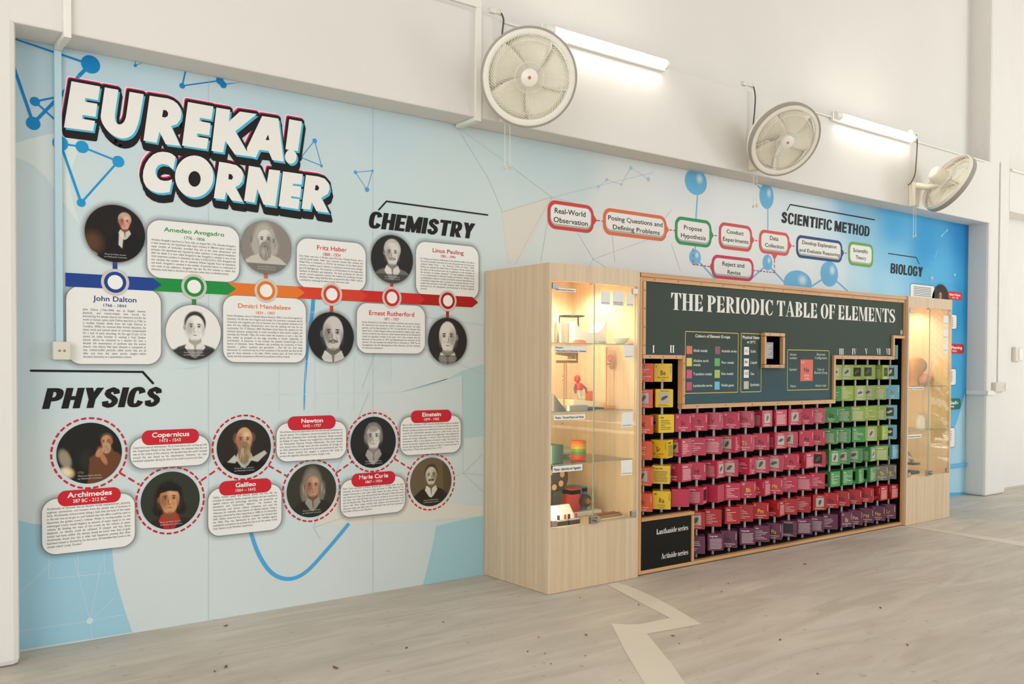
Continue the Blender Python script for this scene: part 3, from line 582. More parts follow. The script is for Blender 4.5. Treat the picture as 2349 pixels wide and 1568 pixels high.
PHYS = [
 ('Archimedes', '287 BC - 212 BC', (95.7,1146), (309,1250), (131.8,1126), (276.5,1150), (153.8,1141,256.2,1129), (166.7,1152.5,243.6,1144.5), (107.2,298.7,1169.7,1256.8),
  ['Archimedes of Syracuse was an Ancient Greek mathematician, physicist,','engineer, astronomer, and inventor from the ancient city of Syracuse in','Sicily. Archimedes noticed while taking a bath that the level of the water','in the tub rose as he got in, and realised that this effect could be used to','determine the golden crown’s volume. Water is incompressible, so the','submerged crown would displace an amount of water equal to its own','volume. By dividing the mass of the crown by the volume of water','displaced, its density could be obtained. If cheaper and less dense','metals had been added, the density would be lower than that of gold.','Archimedes found that this is what had happened, proving that silver','had been mixed in. Excited by his discovery, Archimedes then took to the','streets naked crying “Eureka!”']),
 ('Copernicus', '1473 - 1543', (298.7,1005), (479,1064), (324.6,987), (455.7,1015), (348,1002.5,433.7,991.4), (365.6,1013.4,413.8,1006), (304.3,474.2,1029,1059.4),
  ['Copernicus was an astronomer. He is most famous for coming up with','the Copernican Model of the Solar System. He believed that the sun','was at the centre of the universe. He decided that the earth revolved','around the sun, based on his observations. However, his ideas','remained unpopular during his time as he could not prove his idea.']),
 ('Galileo', '1564 – 1642', (477,1122), (645,1212), (502,1104), (621.8,1127), (539.4,1116.9,586.2,1106.5), (539.8,1127.3,585.5,1120.8), (488,634.8,1142.9,1214.5),
  ['Galileo studied speed and velocity, gravity and free fall, the','principle of relativity, inertia, projectile motion and also worked in','applied science and technology, describing the properties of','pendulums and “hydrostatic balances”. He invented the','thermoscope and various military compasses, and used the','telescope for scientific observations of celestial objects. Using a','telescope (invented by Hans Lippershey in 1608) on 1st December','1609, Galileo observed four satellites of Jupiter and showed that','the Milky Way was illuminated by stars. He rebelled against','established conceptions by proving the Sun to be the center of the','Solar System, as by Nicolaus Copernicus.']),
 ('Newton', '1642 – 1727', (633.7,971.5), (793.3,1049), (659.3,955), (769,982.5), (690.3,969.4,740,959.6), (694.6,979.2,735.6,973), (641.3,784.6,992.8,1048),
  ['We all know about the apple which fell from the tree and led Newton to','discover gravity. This renaissance scientist formulated his iconic laws of','gravity after graduating from Cambridge University. Having concealed','his findings for years, Newton was instigated by a friend into publishing','the Philosophiae Naturalis Principia Mathematica. This book showed','how planets move through space and how projectiles fly through the','air. Both phenomena are governed by the same gravitational pull. This','all-time famous scientist had engaged in endeavors like trying to','produce the legendary philosopher’s stone, though in vain.']),
 ('Marie Curie', '1867 – 1934', (781,1102), (928,1171.5), (805.5,1086.5), (905.7,1108.5), (822.9,1099,889.5,1089), (837.2,1108,875.4,1101.7), (786,925.5,1123,1175),
  ['Marie Curie was born in Poland. Because girls in Poland could not enter','university, she went to France to study and work. In 1898, Marie and her','husband discovered a new metal called radium that gives off rays. These','rays, known as X rays, were discovered by Henri Becquerel. Marie discovered','that these rays could kill body cells. She was curious to know if they would','also kill diseased cells. They did and so she used the rays from radium to kill','cancer cells. Marie always worked with patience and perseverance. She','often got results only after years of careful work. Her work was important in','both fields of Physics and Chemistry.']),
 ('Einstein', '1879 - 1955', (918,957), (1056,1035.5), (941.7,941.5), (1034.6,966.5), (967.5,954.9,1010.5,945.5), (972,964.4,1006,958.6), (923,1051.7,976.3,1033.4),
  ['Born in Ulm, Germany in 1879, Einstein initially failed to gain an academic','position after his doctorate but today is one of the most famous scientists.','Einstein excelled at physics and mathematics from an early age, and soon','acquired the mathematical expertise typical of a child several years his','senior. His breakthrough came with the prodigal paper that explained the','matter and energy relationship, or E=mc2. Other discoveries include the','photoelectric effect or the existence of photons in light. The motions of','special and general relativity have become the crux of astronomy. They','proved that anything with mass disrupts the fabric of space and time. A','Nobel Prize in Physics was awarded to him in 1921.'])]
redm = part_mat('#cb2531'); whm = part_mat('#f3efec')
for nm, yr, a, b, pa, pb, n_, d_, t_, lines in PHYS:
    o = card(a, b, .07, 'white physics card %s' % {'A': 'under the bearded scholar at the far left', 'C': 'above the portrait with bobbed hair', 'G': 'under the portrait with a broad collar', 'N': 'above the portrait with wavy grey hair', 'M': 'under the portrait of the woman', 'E': 'above the sepia portrait'}[nm[0]])
    X0, Z1 = w2(*pa); X1, Z0 = w2(*pb); pl = fill('title_pill', rrect(X0, X1, Z0, Z1, (Z1-Z0)*.48), L.f, '#cb2531', o, 'red pill-shaped name label')
    mb = MB(); TP(mb, nm, n_[0], n_[1], n_[2], n_[3], 0, L.g, 'b'); TP(mb, yr, d_[0], d_[1], d_[2], d_[3], 0, L.g, 's'); mpart('card_title', mb, whm, None, o)
    mb = MB(); block(mb, lines, *t_, dy=L.e); mpart('card_text', mb, bodym, None, o)
# timeline of arrows
TL = [(149.7,'#21438f','blue'),(370.7,'#1f8f3e','green'),(541,'#e57a2c','orange'),(698.3,'#d6432a','orange red'),(841.6,'#cf2b26','red'),(974.2,'#ad1f1b','dark red')]
tips = [370.7,541,698.3,841.6,974.2,1096]
zt, zb = w2(149.7,621.5)[1], w2(149.7,652.3)[1]; zt2, zb2 = w2(1083.5,683.7)[1], w2(1083.5,707.8)[1]
ZT, ZB = (zt+zt2)/2, (zb+zb2)/2; ZM = (ZT+ZB)/2
def xat(px): return w2(px, 621.5+(px-150)/946*75)[0]
tails = [149.7]+tips[:-1]
for (x0, c, nmc), x1, x00 in list(zip(TL, tips, tails))[::-1]:
    a, b = xat(x00), xat(x1); k = .052
    pts = [(a-(k if x00 > 150 else 0), ZB), (b-k, ZB), (b, ZM), (b-k, ZT), (a-(k if x00 > 150 else 0), ZT)]
    fill('timeline_arrow', pts[::1], L.f+.00005*(6-tips.index(x1)), c, mural, nmc+' timeline arrow')
nodes = [(263.5,645),(444.5,657),(609.5,667.5),(760,677.5),(898,685.5),(1026,692.5)]
for i, ((x, y), (_, c, _n)) in enumerate(zip(nodes, TL)):
    X = xat(x); r0 = .073
    mb = MB(); disc(mb, X, ZM, r0, -L.g, 0, 40); disc(mb, X, ZM, r0*.79, -L.h, 1, 40); disc(mb, X, ZM, r0*.54, -L.i, 2, 40)
    mpart('timeline_marker', mb, [part_mat('#cfc8be'), part_mat(c), whm])
# ---------------------------------------------------------------- portraits
def man(skin, shade, hair, coat, cx=0, cy=.12, s=.34, light=1, bald=0, beard=0, beardc=None, mous=0, longh=0, collar='#e6dfd2', collar_w=.2, extra=(), turn=0, bgglow=None, hi=None, fringe=0, brow='#2a2018'):
    o = []; hi = hi or skin; bc = beardc or hair
    if bgglow: o.append(('e', -.3*light, .2, .9, .9, 0, bgglow, 1, .8))
    if longh: o += [('e', cx-.03, cy-.12*s, s*1.18, s*1.35+longh*.25, 0, hair, .35, 1), ('e', cx-.8*s, cy-s*.7, s*.5, s*.9*longh+.05, 10, hair, .5, .95), ('e', cx+.8*s, cy-s*.7, s*.5, s*.9*longh+.05, -10, hair, .5, .9)]
    o += [('p', [(cx-s*2.4, -1.2), (cx-s*2.1, cy-s*2.1), (cx-s*1.2, cy-s*1.45), (cx-s*.4, cy-s*1.2), (cx+s*.4, cy-s*1.2), (cx+s*1.3, cy-s*1.5), (cx+s*2.2, cy-s*2.2), (cx+s*2.5, -1.2)], coat, .06, 1)]
    o += [('p', [(cx-s*.42, cy-s*.6), (cx+s*.42, cy-s*.6), (cx+s*.5, cy-s*1.45), (cx, cy-s*1.75), (cx-s*.5, cy-s*1.45)], shade, .06, 1)]
    if collar: o += [('p', [(cx-s*.55, cy-s*1.05), (cx-s*.1, cy-s*1.35), (cx+s*.05, cy-s*2.3), (cx-s*.25, cy-s*2.2), (cx-s*.75, cy-s*1.5)], collar, .03, .95), ('p', [(cx+s*.55, cy-s*1.05), (cx+s*.1, cy-s*1.35), (cx+s*.0, cy-s*2.3), (cx+s*.3, cy-s*2.1), (cx+s*.75, cy-s*1.5)], collar, .03, .85)]
    if not bald: o.append(('e', cx, cy+s*.28, s*.86, s*.95, 0, hair, .16, 1))
    elif bald < 2: o += [('e', cx-.72*s, cy+s*.2, s*.3, s*.5, 0, hair, .5, .9), ('e', cx+.72*s, cy+s*.2, s*.3, s*.5, 0, hair, .5, .9)]
    o += [('e', cx+.74*s*light*-1, cy-.05*s, s*.14, s*.24, 0, shade, .3, 1)]
    o += [('e', cx, cy+(.08*s if bald else 0), s*.72, s*(1.0 if bald else .9), 0, skin, .12, 1), ('e', cx, cy-.42*s, s*.56, s*.66, 0, skin, .14, 1)]
    o += [('e', cx-.42*s*light, cy-.1*s, s*.5, s*.95, 0, shade, .9, .75), ('e', cx+.18*s*light, cy+.42*s, s*.45, s*.35, 0, hi, .9, .6)]
    o += [('e', cx+.58*s*light, cy-.25*s, s*.2, s*.7, 0, shade, .9, .5), ('e', cx, cy-.98*s, s*.4, s*.14, 0, shade, .9, .7), ('e', cx-.25*s, cy-.33*s, s*.06, s*.25, -25, shade, .9, .5), ('e', cx+.25*s, cy-.33*s, s*.06, s*.25, 25, shade, .9, .5)]
    if fringe: o += [('p', [(cx-s*.85, cy+s*.1), (cx-s*.8, cy+s*.75), (cx, cy+s*1.1), (cx+s*.8, cy+s*.75), (cx+s*.82, cy+s*.1), (cx+s*.55, cy+s*.45), (cx, cy+s*.55), (cx-s*.6, cy+s*.42)], hair, .05, 1)]
    for sgn in (-1, 1):
        ex = cx+(.29*sgn+turn*.12)*s
        o += [('e', ex, cy+.03*s, s*.24, s*.17, 0, shade, .8, .95), ('e', ex, cy+.02*s, s*.13, s*.07, 0, '#ddd4c8', .6, .7), ('e', ex, cy+.025*s, s*.075, s*.075, 0, '#17120f', .5, 1), ('e', ex, cy+.075*s, s*.15, s*.035, -4*sgn, '#2a2019', .6, .8), ('e', ex, cy+.2*s, s*.22, s*.06, -6*sgn, brow, .6, .95)]
    nx = cx+turn*.1*s
    o += [('e', nx-.07*s*light, cy-.2*s, s*.09, s*.28, 0, shade, .8, .8), ('e', nx+.02*s*light, cy-.2*s, s*.06, s*.25, 0, hi, .9, .7), ('e', nx, cy-.39*s, s*.15, s*.05, 0, shade, .7, .9)]
    if beard: o += [('e', cx, cy-.62*s-beard*.28*s, s*.62, s*(.45+.45*beard), 0, bc, .3, 1), ('e', cx-.15*s, cy-.7*s-beard*.3*s, s*.25, s*(.3+.35*beard), 8, hi, 1, .35)]
    rs = random.Random(int(cx*100)+int(s*1000))
    def streaks(x, y, w, h, n, c0, c1, lean):
        return [('e', x+(rs.random()*2-1)*w, y+(rs.random()*2-1)*h*.4, s*.035, h*(.4+.5*rs.random()), lean*(rs.random()-.5)+90*0, c0 if k % 2 else c1, 1, .55) for k in range(n)]
    hl = '#cfc8bb' if sum(lin(hair)) > .4 else '#4a4036'
    if beard: o += streaks(cx, cy-.75*s-beard*.28*s, s*.45, s*(.25+.4*beard), 26, shade, hi, 40)
    if longh: o += streaks(cx-.92*s, cy-.35*s, s*.3, s*.75, 14, '#2b2621', hl, 30)+streaks(cx+.95*s, cy-.35*s, s*.3, s*.75, 14, '#2b2621', hl, 30)
    if not bald: o += streaks(cx, cy+.98*s, s*.5, s*.2, 10, '#2b2621', hl, 150)
    if mous or beard: o += [('e', nx-.17*s, cy-.5*s, s*.22, s*.1, 12, bc, .4, 1), ('e', nx+.17*s, cy-.5*s, s*.22, s*.1, -12, bc, .4, 1)]
    o += [('e', nx, cy-.6*s, s*.22, s*.045, 0, '#7a3d34' if skin not in GREY else '#4a4643', .6, .9)]
    return o+list(extra)
GREY = ('#d8d2ca', '#cfc9c1', '#dcd6cc', '#e6e2da', '#c9bfa6')
band_ = [('p', [(-1.2, -1.2), (-1.2, -.62), (1.2, -.62), (1.2, -1.2)], '#2b2825', .02, .7)]
def portrait(xl, xr, yt, yb, bg, shapes, label, ring=None, edge=True):
    ym = (yt+yb)/2; X0, X1 = w2(xl, ym)[0], w2(xr, ym)[0]; xm = (xl+xr)/2; Z = (w2(xm, yt)[1]+w2(xm, yb)[1])/2; X = (X0+X1)/2; r = ((X1-X0)/2+(w2(xm, yt)[1]-w2(xm, yb)[1])/2)/2
    o = painted_disc('portrait', X, Z, r, -L.d, bg, shapes, mural); o['label'] = label
    if edge: soft_edge([(X+r*math.cos(2*math.pi*k/48), Z+r*math.sin(2*math.pi*k/48)) for k in range(48)], .03, -L.d+.0003, o)
    if ring:
        mb = MB(); n = 30; rr = r*ring
        for k in range(n):
            a, b = 2*math.pi*k/n, 2*math.pi*(k+.48)/n
            seg2(mb, (X+rr*math.cos(a), Z+rr*math.sin(a)), (X+rr*math.cos(b), Z+rr*math.sin(b)), .0105, -L.c, 0, True)
        mpart('dashed_ring', mb, redm, 'red dashed ring', o)
    mb = MB()
    for k, wd_ in ((0, 1.0), (1, .62)):
        T(mb, ['Photo by Public domain,', 'via Wikimedia Commons'][k], X, Z-r*(.76+.09*k), r*.05, -L.e, None, 'r', 0, 0, 'c')
    mpart('caption', mb, part_mat('#c9c4bc'), None, o)
    return X, Z, r
def stem(X, z0, z1, c):
    mb = MB(); mb.poly([(X-.012, -L.c, z0), (X+.012, -L.c, z0), (X+.012, -L.c, z1), (X-.012, -L.c, z1)]); mpart('timeline_stem', mb, part_mat(c))
pr = []
pr.append(portrait(197,329.4,467.5,603.5,'#1b1512', man('#d79f86','#8a4a3c','#b9aa9c','#15110f',.31,.45,.28,1,0,collar='#d9d2c6',extra=[('e',-.75,-.35,.5,.55,20,'#6b4528',.8,.7),('p',[(.12,.0),(.28,.02),(.22,-.5),(.1,-.38)],'#ddd6cc',.04,.9),('p',[(-1,-.5),(-.6,-.75),(-.7,-.95),(-1.1,-.8)],'#cfb893',.06,.8)],hi='#ecc7b4'), 'dark round portrait of a grey-haired man above the blue timeline marker'))
pr.append(portrait(382,503.5,697,827,'#e9e7e1', man('#e6e2da','#a9a49c','#38342f','#44423f',.05,.2,.5,1,0,collar='#e9e6df',extra=band_,longh=0,hi='#f2efe9'), 'round black and white engraving-like portrait under the green marker'))
pr.append(portrait(555,665,505.5,629.6,'#8d857c', man('#d8d2ca','#7c756d','#b3aca2','#c9c2b6',-.06,.3,.45,-1,0,beard=1.2,beardc='#8f887e',longh=.9,collar=None,extra=band_), 'round grey portrait of a long-haired bearded man'))
pr.append(portrait(708,809,714,832,'#1d1b19', man('#cfc9c1','#6d6760','#77716a','#1f1d1b',.08,.17,.66,1,2,mous=1,beardc='#6a645d',collar='#d9d5cd',extra=[('e',-.12,.12,.15,.13,0,'#b9b3ab',.25,.0)]+band_[:0]), 'round black and white portrait of a bald man under the orange red marker'))
pr.append(portrait(852,945,537.7,651,'#22201e', man('#d8d2ca','#857f77','#c4beb5','#6f6a64',0,.27,.5,1,0,mous=1,beardc='#8d867d',collar='#e2ded6',extra=band_), 'round black and white portrait of a man with a moustache'))
pr.append(portrait(982.5,1068.5,727,836,'#2a2725', man('#dcd6cc','#8a847b','#a39c92','#2f2c29',0,.18,.64,-1,2,collar='#dcd8d0',extra=band_), 'round black and white portrait of a balding man under the last marker'))
for (X, Z, r), (x, y), (_, c, _n) in zip(pr, nodes, TL):
    xm = xat(x)
    if Z > ZM: stem(xm, ZM, Z-r+.02, c)
    else: stem(xm, Z+r-.02, ZM, c)
ph = []
ph.append(portrait(131.8,276.5,966.4,1111,'#1c1a15', [('e',-.75,-.15,.22,.42,20,'#a99c86',.5,.8),('e',-.7,-.6,.3,.24,-25,'#d9bd8f',.5,.9),('e',-.72,-.58,.2,.15,-25,'#eee0c4',.6,.8),('p',[(.25,.2),(.62,.25),(.85,-.2),(.75,-.6),(.35,-.75),(.15,-.2)],'#7d4a2b',.08,.95),('e',-.1,-.2,.3,.5,0,'#2a2a1e',.7,.8),('e',-.28,-.63,.13,.06,0,'#6d6650',.5,.8),('e',-.3,-.68,.1,.08,0,'#26241c',.6,.9),('p',[(.25,-.35),(.45,-.3),(.7,-.75),(.5,-.85)],'#c9c4b4',.08,.8)]+man('#c98d67','#7d4329','#5b4a36','#6a4026',.52,.36,.25,-1,0,beard=.9,beardc='#b59a76',collar=None,turn=-1)+[('e',.3,.0,.13,.2,-30,'#c08863',.4,.95),('e',.42,-.2,.1,.28,25,'#b87e58',.4,.9)], 'round dark portrait of a bearded scholar leaning over a table', 1.15, False))
ph.append(portrait(324.6,455.4,1078.8,1215,'#33362a', man('#cf9468','#87502f','#1d1712','#2a2521',-.04,.06,.5,1,0,longh=.55,fringe=1,collar='#b2352c',hi='#e2ad80',brow='#3a2a1c'), 'round portrait of a man with dark bobbed hair and a red collar', 1.15, False))
ph.append(portrait(498.8,618.7,959.6,1091.3,'#2a231b', man('#cf9f78','#8b5a3e','#5f4f3d','#14110e',.0,.27,.44,1,1,beard=1.5,beardc='#8d7555',collar='#bdb9b0',hi='#ecd0a4',extra=[('p',[(.15,-.45),(.75,-.15),(.85,-.25),(.5,-.55)],'#c4c0b6',.04,.95),('p',[(-.62,-.5),(-.35,-.25),(-.25,-.45),(-.35,-.55)],'#c9c5bb',.04,.95)]), 'round portrait of a grey-bearded man with a broad white collar', 1.15, False))
ph.append(portrait(658.8,768.8,1061.8,1187.4,'#39352a', man('#c08c6f','#7b5039','#7e7766','#2b281f',.04,.19,.42,1,0,longh=1.3,collar='#9c978a',hi='#dcae92'), 'round portrait of a man with long wavy grey hair', 1.15, False))
ph.append(portrait(805,905.7,953.4,1074,'#222120', man('#d8d2ca','#8b847c','#7d766d','#191817',0,.23,.48,1,0,collar='#aca79f',extra=[('e',.0,.55,.3,.2,0,'#8d867d',.5,.8),('e',-.33,.2,.12,.3,0,'#7d766d',.6,.8),('e',.33,.2,.12,.3,0,'#7d766d',.6,.8)]), 'round black and white portrait of a woman with pinned-up hair', 1.15, False))
ph.append(portrait(941.7,1033.3,1047,1162,'#6b5a40', man('#c9bfa6','#6d5f46','#4b3f2d','#2c261b',.0,.28,.4,-1,0,mous=1,beardc='#33291b',collar='#ddd6c2',extra=[('p',[(.55,.9),(1.1,.9),(1.1,-1),(.62,-1)],'#3d3322',.1,.5)]), 'round sepia portrait of a man with a dark moustache', 1.15, False))
mb = MB()
for a, b in (((275,1084),(318,1110)),((462,1101),(502,1073)),((617,1068),(655,1090)),((772,1083),(808,1058)),((905,1052),(938,1073))):
    dashes(mb, [w2(*a), w2(*b)], .03, .028, .0105, -L.c)
mpart('dashed_connector', mb, redm, 'red dashed lines linking the physics portraits')
# ---------------------------------------------------------------- scientific method flow chart
FLOW = [
 ('red', '#d0413e', (1255.6,457), (1361,536), (1368.6,505.5), [('Real-World',1271.2,488.1,1342,476),('Observation',1268.8,508.6,1347.2,496.7)]),
 ('orange', '#e06e42', (1383,475), (1528,554.5), (1534,527), [('Posing Questions and',1393.8,503.5,1518.7,493),('Defining Problems',1404.8,525,1512.3,514.5)]),
 ('green', '#2f9457', (1548,494.5), (1631,569), (1636.4,540), [('Propose',1567.7,525.7,1609,515.4),('Hypothesis',1561,544,1617.7,533.7)]),
 ('rose red', '#d14f50', (1648.5,508), (1724,578.5), (1729.6,551), [('Conduct',1665.5,534.6,1704.7,525.5),('Experiments',1657,551.7,1715.7,542.5)]),
 ('coral', '#dc5450', (1741,525), (1810,588), (1815.6,563.6), [('Data',1764.7,549.8,1784.3,540.3),('Collection',1753.8,565.4,1797,556.6)]),
 ('navy', '#27497c', (1826,537.5), (1931,603), (1935.5,580), [('Develop Explanation',1838.9,559.3,1918,550.7),('and Evaluate Reasoning',1832.5,576.4,1925.5,568.1)]),
 ('lime', '#6aa84a', (1945.6,552.5), (2001.8,614), None, [('Scientific',1956,577,1989.9,568.5),('Theory',1961.5,593.4,1985.7,585)]),
 ('crimson', '#cc3552', (1632,582.5), (1727.6,646), (1627.5,611), [('Reject and',1655.8,608.8,1706,598.9),('Revise',1667.7,628,1697.6,618.5)])]
for cn, c, a, b, tip, ts in FLOW:
    X0, Z1 = w2(*a); X1, Z0 = w2(*b); mb = MB(); flat(mb, rrect(X0, X1, Z0, Z1, .075), -L.d)
    if tip:
        tx, tz = w2(*tip); e = X1-.01 if tx > X1 else X0+.01; flat(mb, [(e, tz-.05), (tx, tz), (e, tz+.05)], -L.d)
    if ts[0][0] == 'Data':
        tx, tz = w2(1776, 591); flat(mb, [(tx-.05, Z0+.01), (tx, tz-.02), (tx+.05, Z0+.01)], -L.d)
    o = mpart('flow_chart_box', mb, part_mat(c), '%s outlined box reading %s' % (cn, ' '.join(t[0] for t in ts)))
    k = .026; fill('box_face', rrect(X0+k, X1-k, Z0+k, Z1-k, .055), L.e, '#b5b1a8', o); fill('box_face', rrect(X0+k+.004, X1-k-.008, Z0+k+.016, Z1-k-.004, .05), L.f, '#ecebe6', o)
    mb = MB()
    for s, xl, yl, xr, yt in ts: TP(mb, s, xl, yl, xr, yt, 0, L.g, 's')
    mpart('box_text', mb, dark, None, o)
mb = MB()
for a, b in (((1370,505.5),(1382,507)),((1536,527),(1547,528.5)),((1639,540),(1647,541)),((1732,551.5),(1740,553)),((1818,564),(1825,565)),((1938,580),(1944,581)),((1589,570),(1589,606)),((1589,606),(1626,611)),((1776,596),(1776,625)),((1776,625),(1729,620))):
    dashes(mb, [w2(*a), w2(*b)], .022, .026, .009, -L.c)
mpart('dashed_connector', mb, redm, 'red dashed lines linking the flow chart boxes')
# ---------------------------------------------------------------- biology cards beside the far cabinet
def bcard(a, b, lab): return card(a, b, .03, lab, L.d, .02)
o = bcard((2088,650.7), (2141.6,740), 'white biology card with small print above the far cabinet'); mb = MB()
for k in range(8): 
    X0, Z = w2(2095, 658+k*3.9); mb.box(X0, w2(2135, 660)[0], -L.e-.0001, -L.e, Z, Z+.009)
mpart('card_text', mb, part_mat('#8b8d8c'), None, o)
portrait(2142, 2172, 642, 742, '#2a2620', man('#c98d6a','#6d3d29','#241d17','#191512',-.05,.35,.25,1,0,longh=.6,collar='#c9c2b2'), 'dark portrait peeping over the far cabinet', None, True)
for a, b, c, t1, t2, lab in (((2174,667),(2206.5,689),'#d0393c','Robert Hooke','1635 - 1703','upper red pill label at the far right end of the mural'),((2130,786),(2210.5,811),'#c02c36','Alexander Fleming','1881 - 1955','lower red pill label at the far right end of the mural'),((2140,915),(2203,938),'#2c7064','Jonas Salk','1914 - 1995','dark green pill label at the far right end of the mural')):
    X0, Z1 = w2(*a); X1, Z0 = w2(*b); o = fill('title_pill', rrect(X0, X1, Z0, Z1, min(.06, (Z1-Z0)*.4)), L.f, c, mural, lab); h = Z1-Z0
    mb = MB(); wd_ = min(X1-X0-.08, .42 if 'Hooke' in t1 else .62); T(mb, t1, X1-.05, Z0+h*.48, h*.3, -L.g, wd_, 'b', 0, 0, 'r'); T(mb, t2, X1-.05-wd_*.2, Z0+h*.16, h*.2, -L.g, wd_*.55, 's', 0, 0, 'r'); mpart('card_title', mb, whm, None, o)
for a, b in (((2120,717),(2193,754)),((2120,846),(2191.5,882)),((2120,986),(2189,1024))):
    o = bcard(a, b, None); mb = MB(); X1 = w2(*b)[0]-.08
    for k in range(5): Z = w2(a[0], a[1]+9+k*5)[1]; mb.box(X1-.5, X1, -L.e-.0001, -L.e, Z, Z+.012)
    mpart('card_text', mb, part_mat('#8b8d8c'), None, o)
mb = MB()
for x in (478, 855): pxline(mb, [(x, 175+(x-478)*.19), (x, 1424-(x-478)*.163)], .7, L.c, 0, False)
mpart('sheet_seam', mb, part_mat('#b7c5c8'))
# ---------------------------------------------------------------- display cabinets
maple = wood('pale_maple_veneer', '#cdb392', '#dcc6a6'); maple_in = wood('maple_inside', '#e0c3a0', '#ebd2b2')
pine = wood('pine_batten', '#c08a55', '#d8a873', 40, 1.5); pine2 = wood('pine_batten_long', '#c08a55', '#d8a873', 1.5, 40)
clear = glass_mat('clear_glass', '#f8faf6', 1.0); shelfg = glass_mat('shelf_glass', '#f0f4ee', 1.0); steel = mat('#a9a49b', .3, .9, 'brushed_steel')
edgeg = mat('#9ab0a0', .2, 0, 'green_glass_edge'); paper = mat('#e9e6de', .6)
black = mat('#1b1a19', .5); ink = mat('#26231f', .6)
CY = -0.727
XA0, XA1 = 3.788, 4.618; ZC = 2.175; XB0, XB1 = 8.186, 9.008
LED = emit('#ffd9a0', 14, 'warm_led')
FILL_GLOW = emit('#ffe2b8', 3, 'warm_fill_strip')  # glow of the strip added for fill light in the cabinets
def cabinet(name, label, X0, X1, glass, split, shelves, labels, lightx, led):
    t = thing(name, label, 'cabinet', ((X0+X1)/2, -.36, 0)); th = .022
    GX0, GX1, GZ0, GZ1 = glass
    mb = MB(); mb.box(X0, X0+th, CY, -.012, .002, ZC); mb.build('side_panel', maple, t, bev=.001)
    mb = MB(); mb.box(X1-th, X1, CY, -.012, .002, ZC); mb.build('side_panel', maple, t, bev=.001)
    mb = MB(); mb.box(X0+th, X1-th, CY, -.012, ZC-th, ZC); mb.build('top_panel', maple, t)
    mb = MB(); mb.box(X0+th, X1-th, CY, CY+th, GZ1, ZC-th); mb.build('fascia', maple, t)
    mb = MB(); mb.box(X0+th, X1-th, CY, CY+th, .002, GZ0); mb.build('base_panel', maple, t)
    mb = MB(); mb.box(X0+th, X1-th, CY+th, -.03, GZ0-.02, GZ0); mb.build('cabinet_floor', maple_in, t)
    mb = MB(); mb.box(X0+th, X1-th, -.03, -.012, .002, ZC-th); mb.build('back_panel', maple_in, t)
    mb = MB(); mb.box(X0+th, X0+th+.004, CY+th, -.03, GZ0, ZC-th); mb.box(X1-th-.004, X1-th, CY+th, -.03, GZ0, ZC-th); mb.box(X0+th, X1-th, CY+th, -.03, ZC-th-.004, ZC-th)
    for zz in (.8, 1.0, 1.33, 1.36, 1.7, 1.72): mb.box(X0+.05, X0+.056, -.032, -.03, zz, zz+.006, 1); mb.box(X1-.12, X1-.114, -.032, -.03, zz+.06, zz+.066, 1)
    mb.build('inner_lining', [maple_in, black], t)
    for n_, (a, b) in enumerate(((X0+th+.002, split-.002), (split+.002, X1-th-.002))):
        mb = MB(); mb.box(a, b, CY+.002, CY+.007, GZ0+.004, GZ1-.004); d = mb.build('door', clear, t)
        e = MB(); ex = b if n_ == 0 else a; e.box(ex-.0007, ex+.0007, CY+.001, CY+.008, GZ0+.004, GZ1-.004); e.build('door_edge', edgeg, d)
        hx = a if n_ == 0 else b-.05
        for hz in (GZ1-.055, GZ0+.01):
            e = MB(); e.box(hx, hx+.05, CY-.006, CY+.012, hz, hz+.04); e.build('hinge', steel, d, bev=.002)
    mb = MB(); mb.box(split-.035, split+.04, CY-.014, CY+.01, GZ0+.0, GZ0+.05); mb.lathe([(0, .03), (.018, .03), (.018, 0)], Matrix.Translation((split+.012, CY-.014, GZ0+.028)) @ Matrix.Rotation(R(90), 4, 'X'), 16); mb.build('lock', steel, t, bev=.002)
    mb = MB(); mb.box(split-.03, split-.01, CY-.004, CY+.02, GZ1-.012, GZ1-.002); mb.build('door_catch', steel, t)
    for z in shelves:
        mb = MB(); mb.box(X0+th+.004, X1-th-.01, CY+.03, -.04, z-.006, z); s_ = mb.build('shelf', shelfg, t)
        e = MB(); e.box(X0+th+.004, X1-th-.01, CY+.0285, CY+.03, z-.006, z); e.build('shelf_edge', edgeg, s_)
    for ls, (x0, y0), (x1, y1) in labels:
        a = P(x0, y0, CY); b = P(x1, y1, CY); mb = MB(); mb.poly([(a.x, CY+.0012, b.z), (b.x, CY+.0012, b.z), (b.x, CY+.0012, a.z), (a.x, CY+.0012, a.z)])
        o = mb.build('paper_label', paper, t); h = (a.z-b.z); mb = MB(); n = len(ls)
        qr = h > (b.x-a.x)*.7
        for i, l in enumerate(ls):
            if not l: continue
            if qr:
                hh = h*.07; T(mb, l, (a.x+b.x)/2, b.z+h*.1+(n-1-i)*hh*1.7, hh, CY+.0006, (b.x-a.x)*.8, 's', 0, 0, 'c')
            else: T(mb, l, a.x+(b.x-a.x)*.05, a.z-h*((i+.78)/n if n > 1 else .72), h*(.27 if n > 1 else .42), CY+.0006, (b.x-a.x)*(.9 if i == n-1 else .25), 'b')
        if mb.v: mb.build('label_text', ink, o)
    d = MB(); d.box(X0+th+.005, X0+th+.011, CY+.03, CY+.042, GZ0+.03, GZ1-.08); d.build('fill_strip', FILL_GLOW, t)  # glowing strip and its lamp below are added to brighten the lower shelves
    l = bpy.data.lights.new('cabinet_fill', 'AREA'); l.shape = 'RECTANGLE'; l.size = .012; l.size_y = GZ1-GZ0-.15; l.energy = led[1]; l.color = (1, .83, .67)
    o = bpy.data.objects.new('cabinet_fill', l); COL.objects.link(o); o.location = (X0+th+.014, CY+.04, (GZ0+GZ1)/2); o.rotation_euler = Vector((.75, .66, 0)).to_track_quat('-Z', 'Y').to_euler()
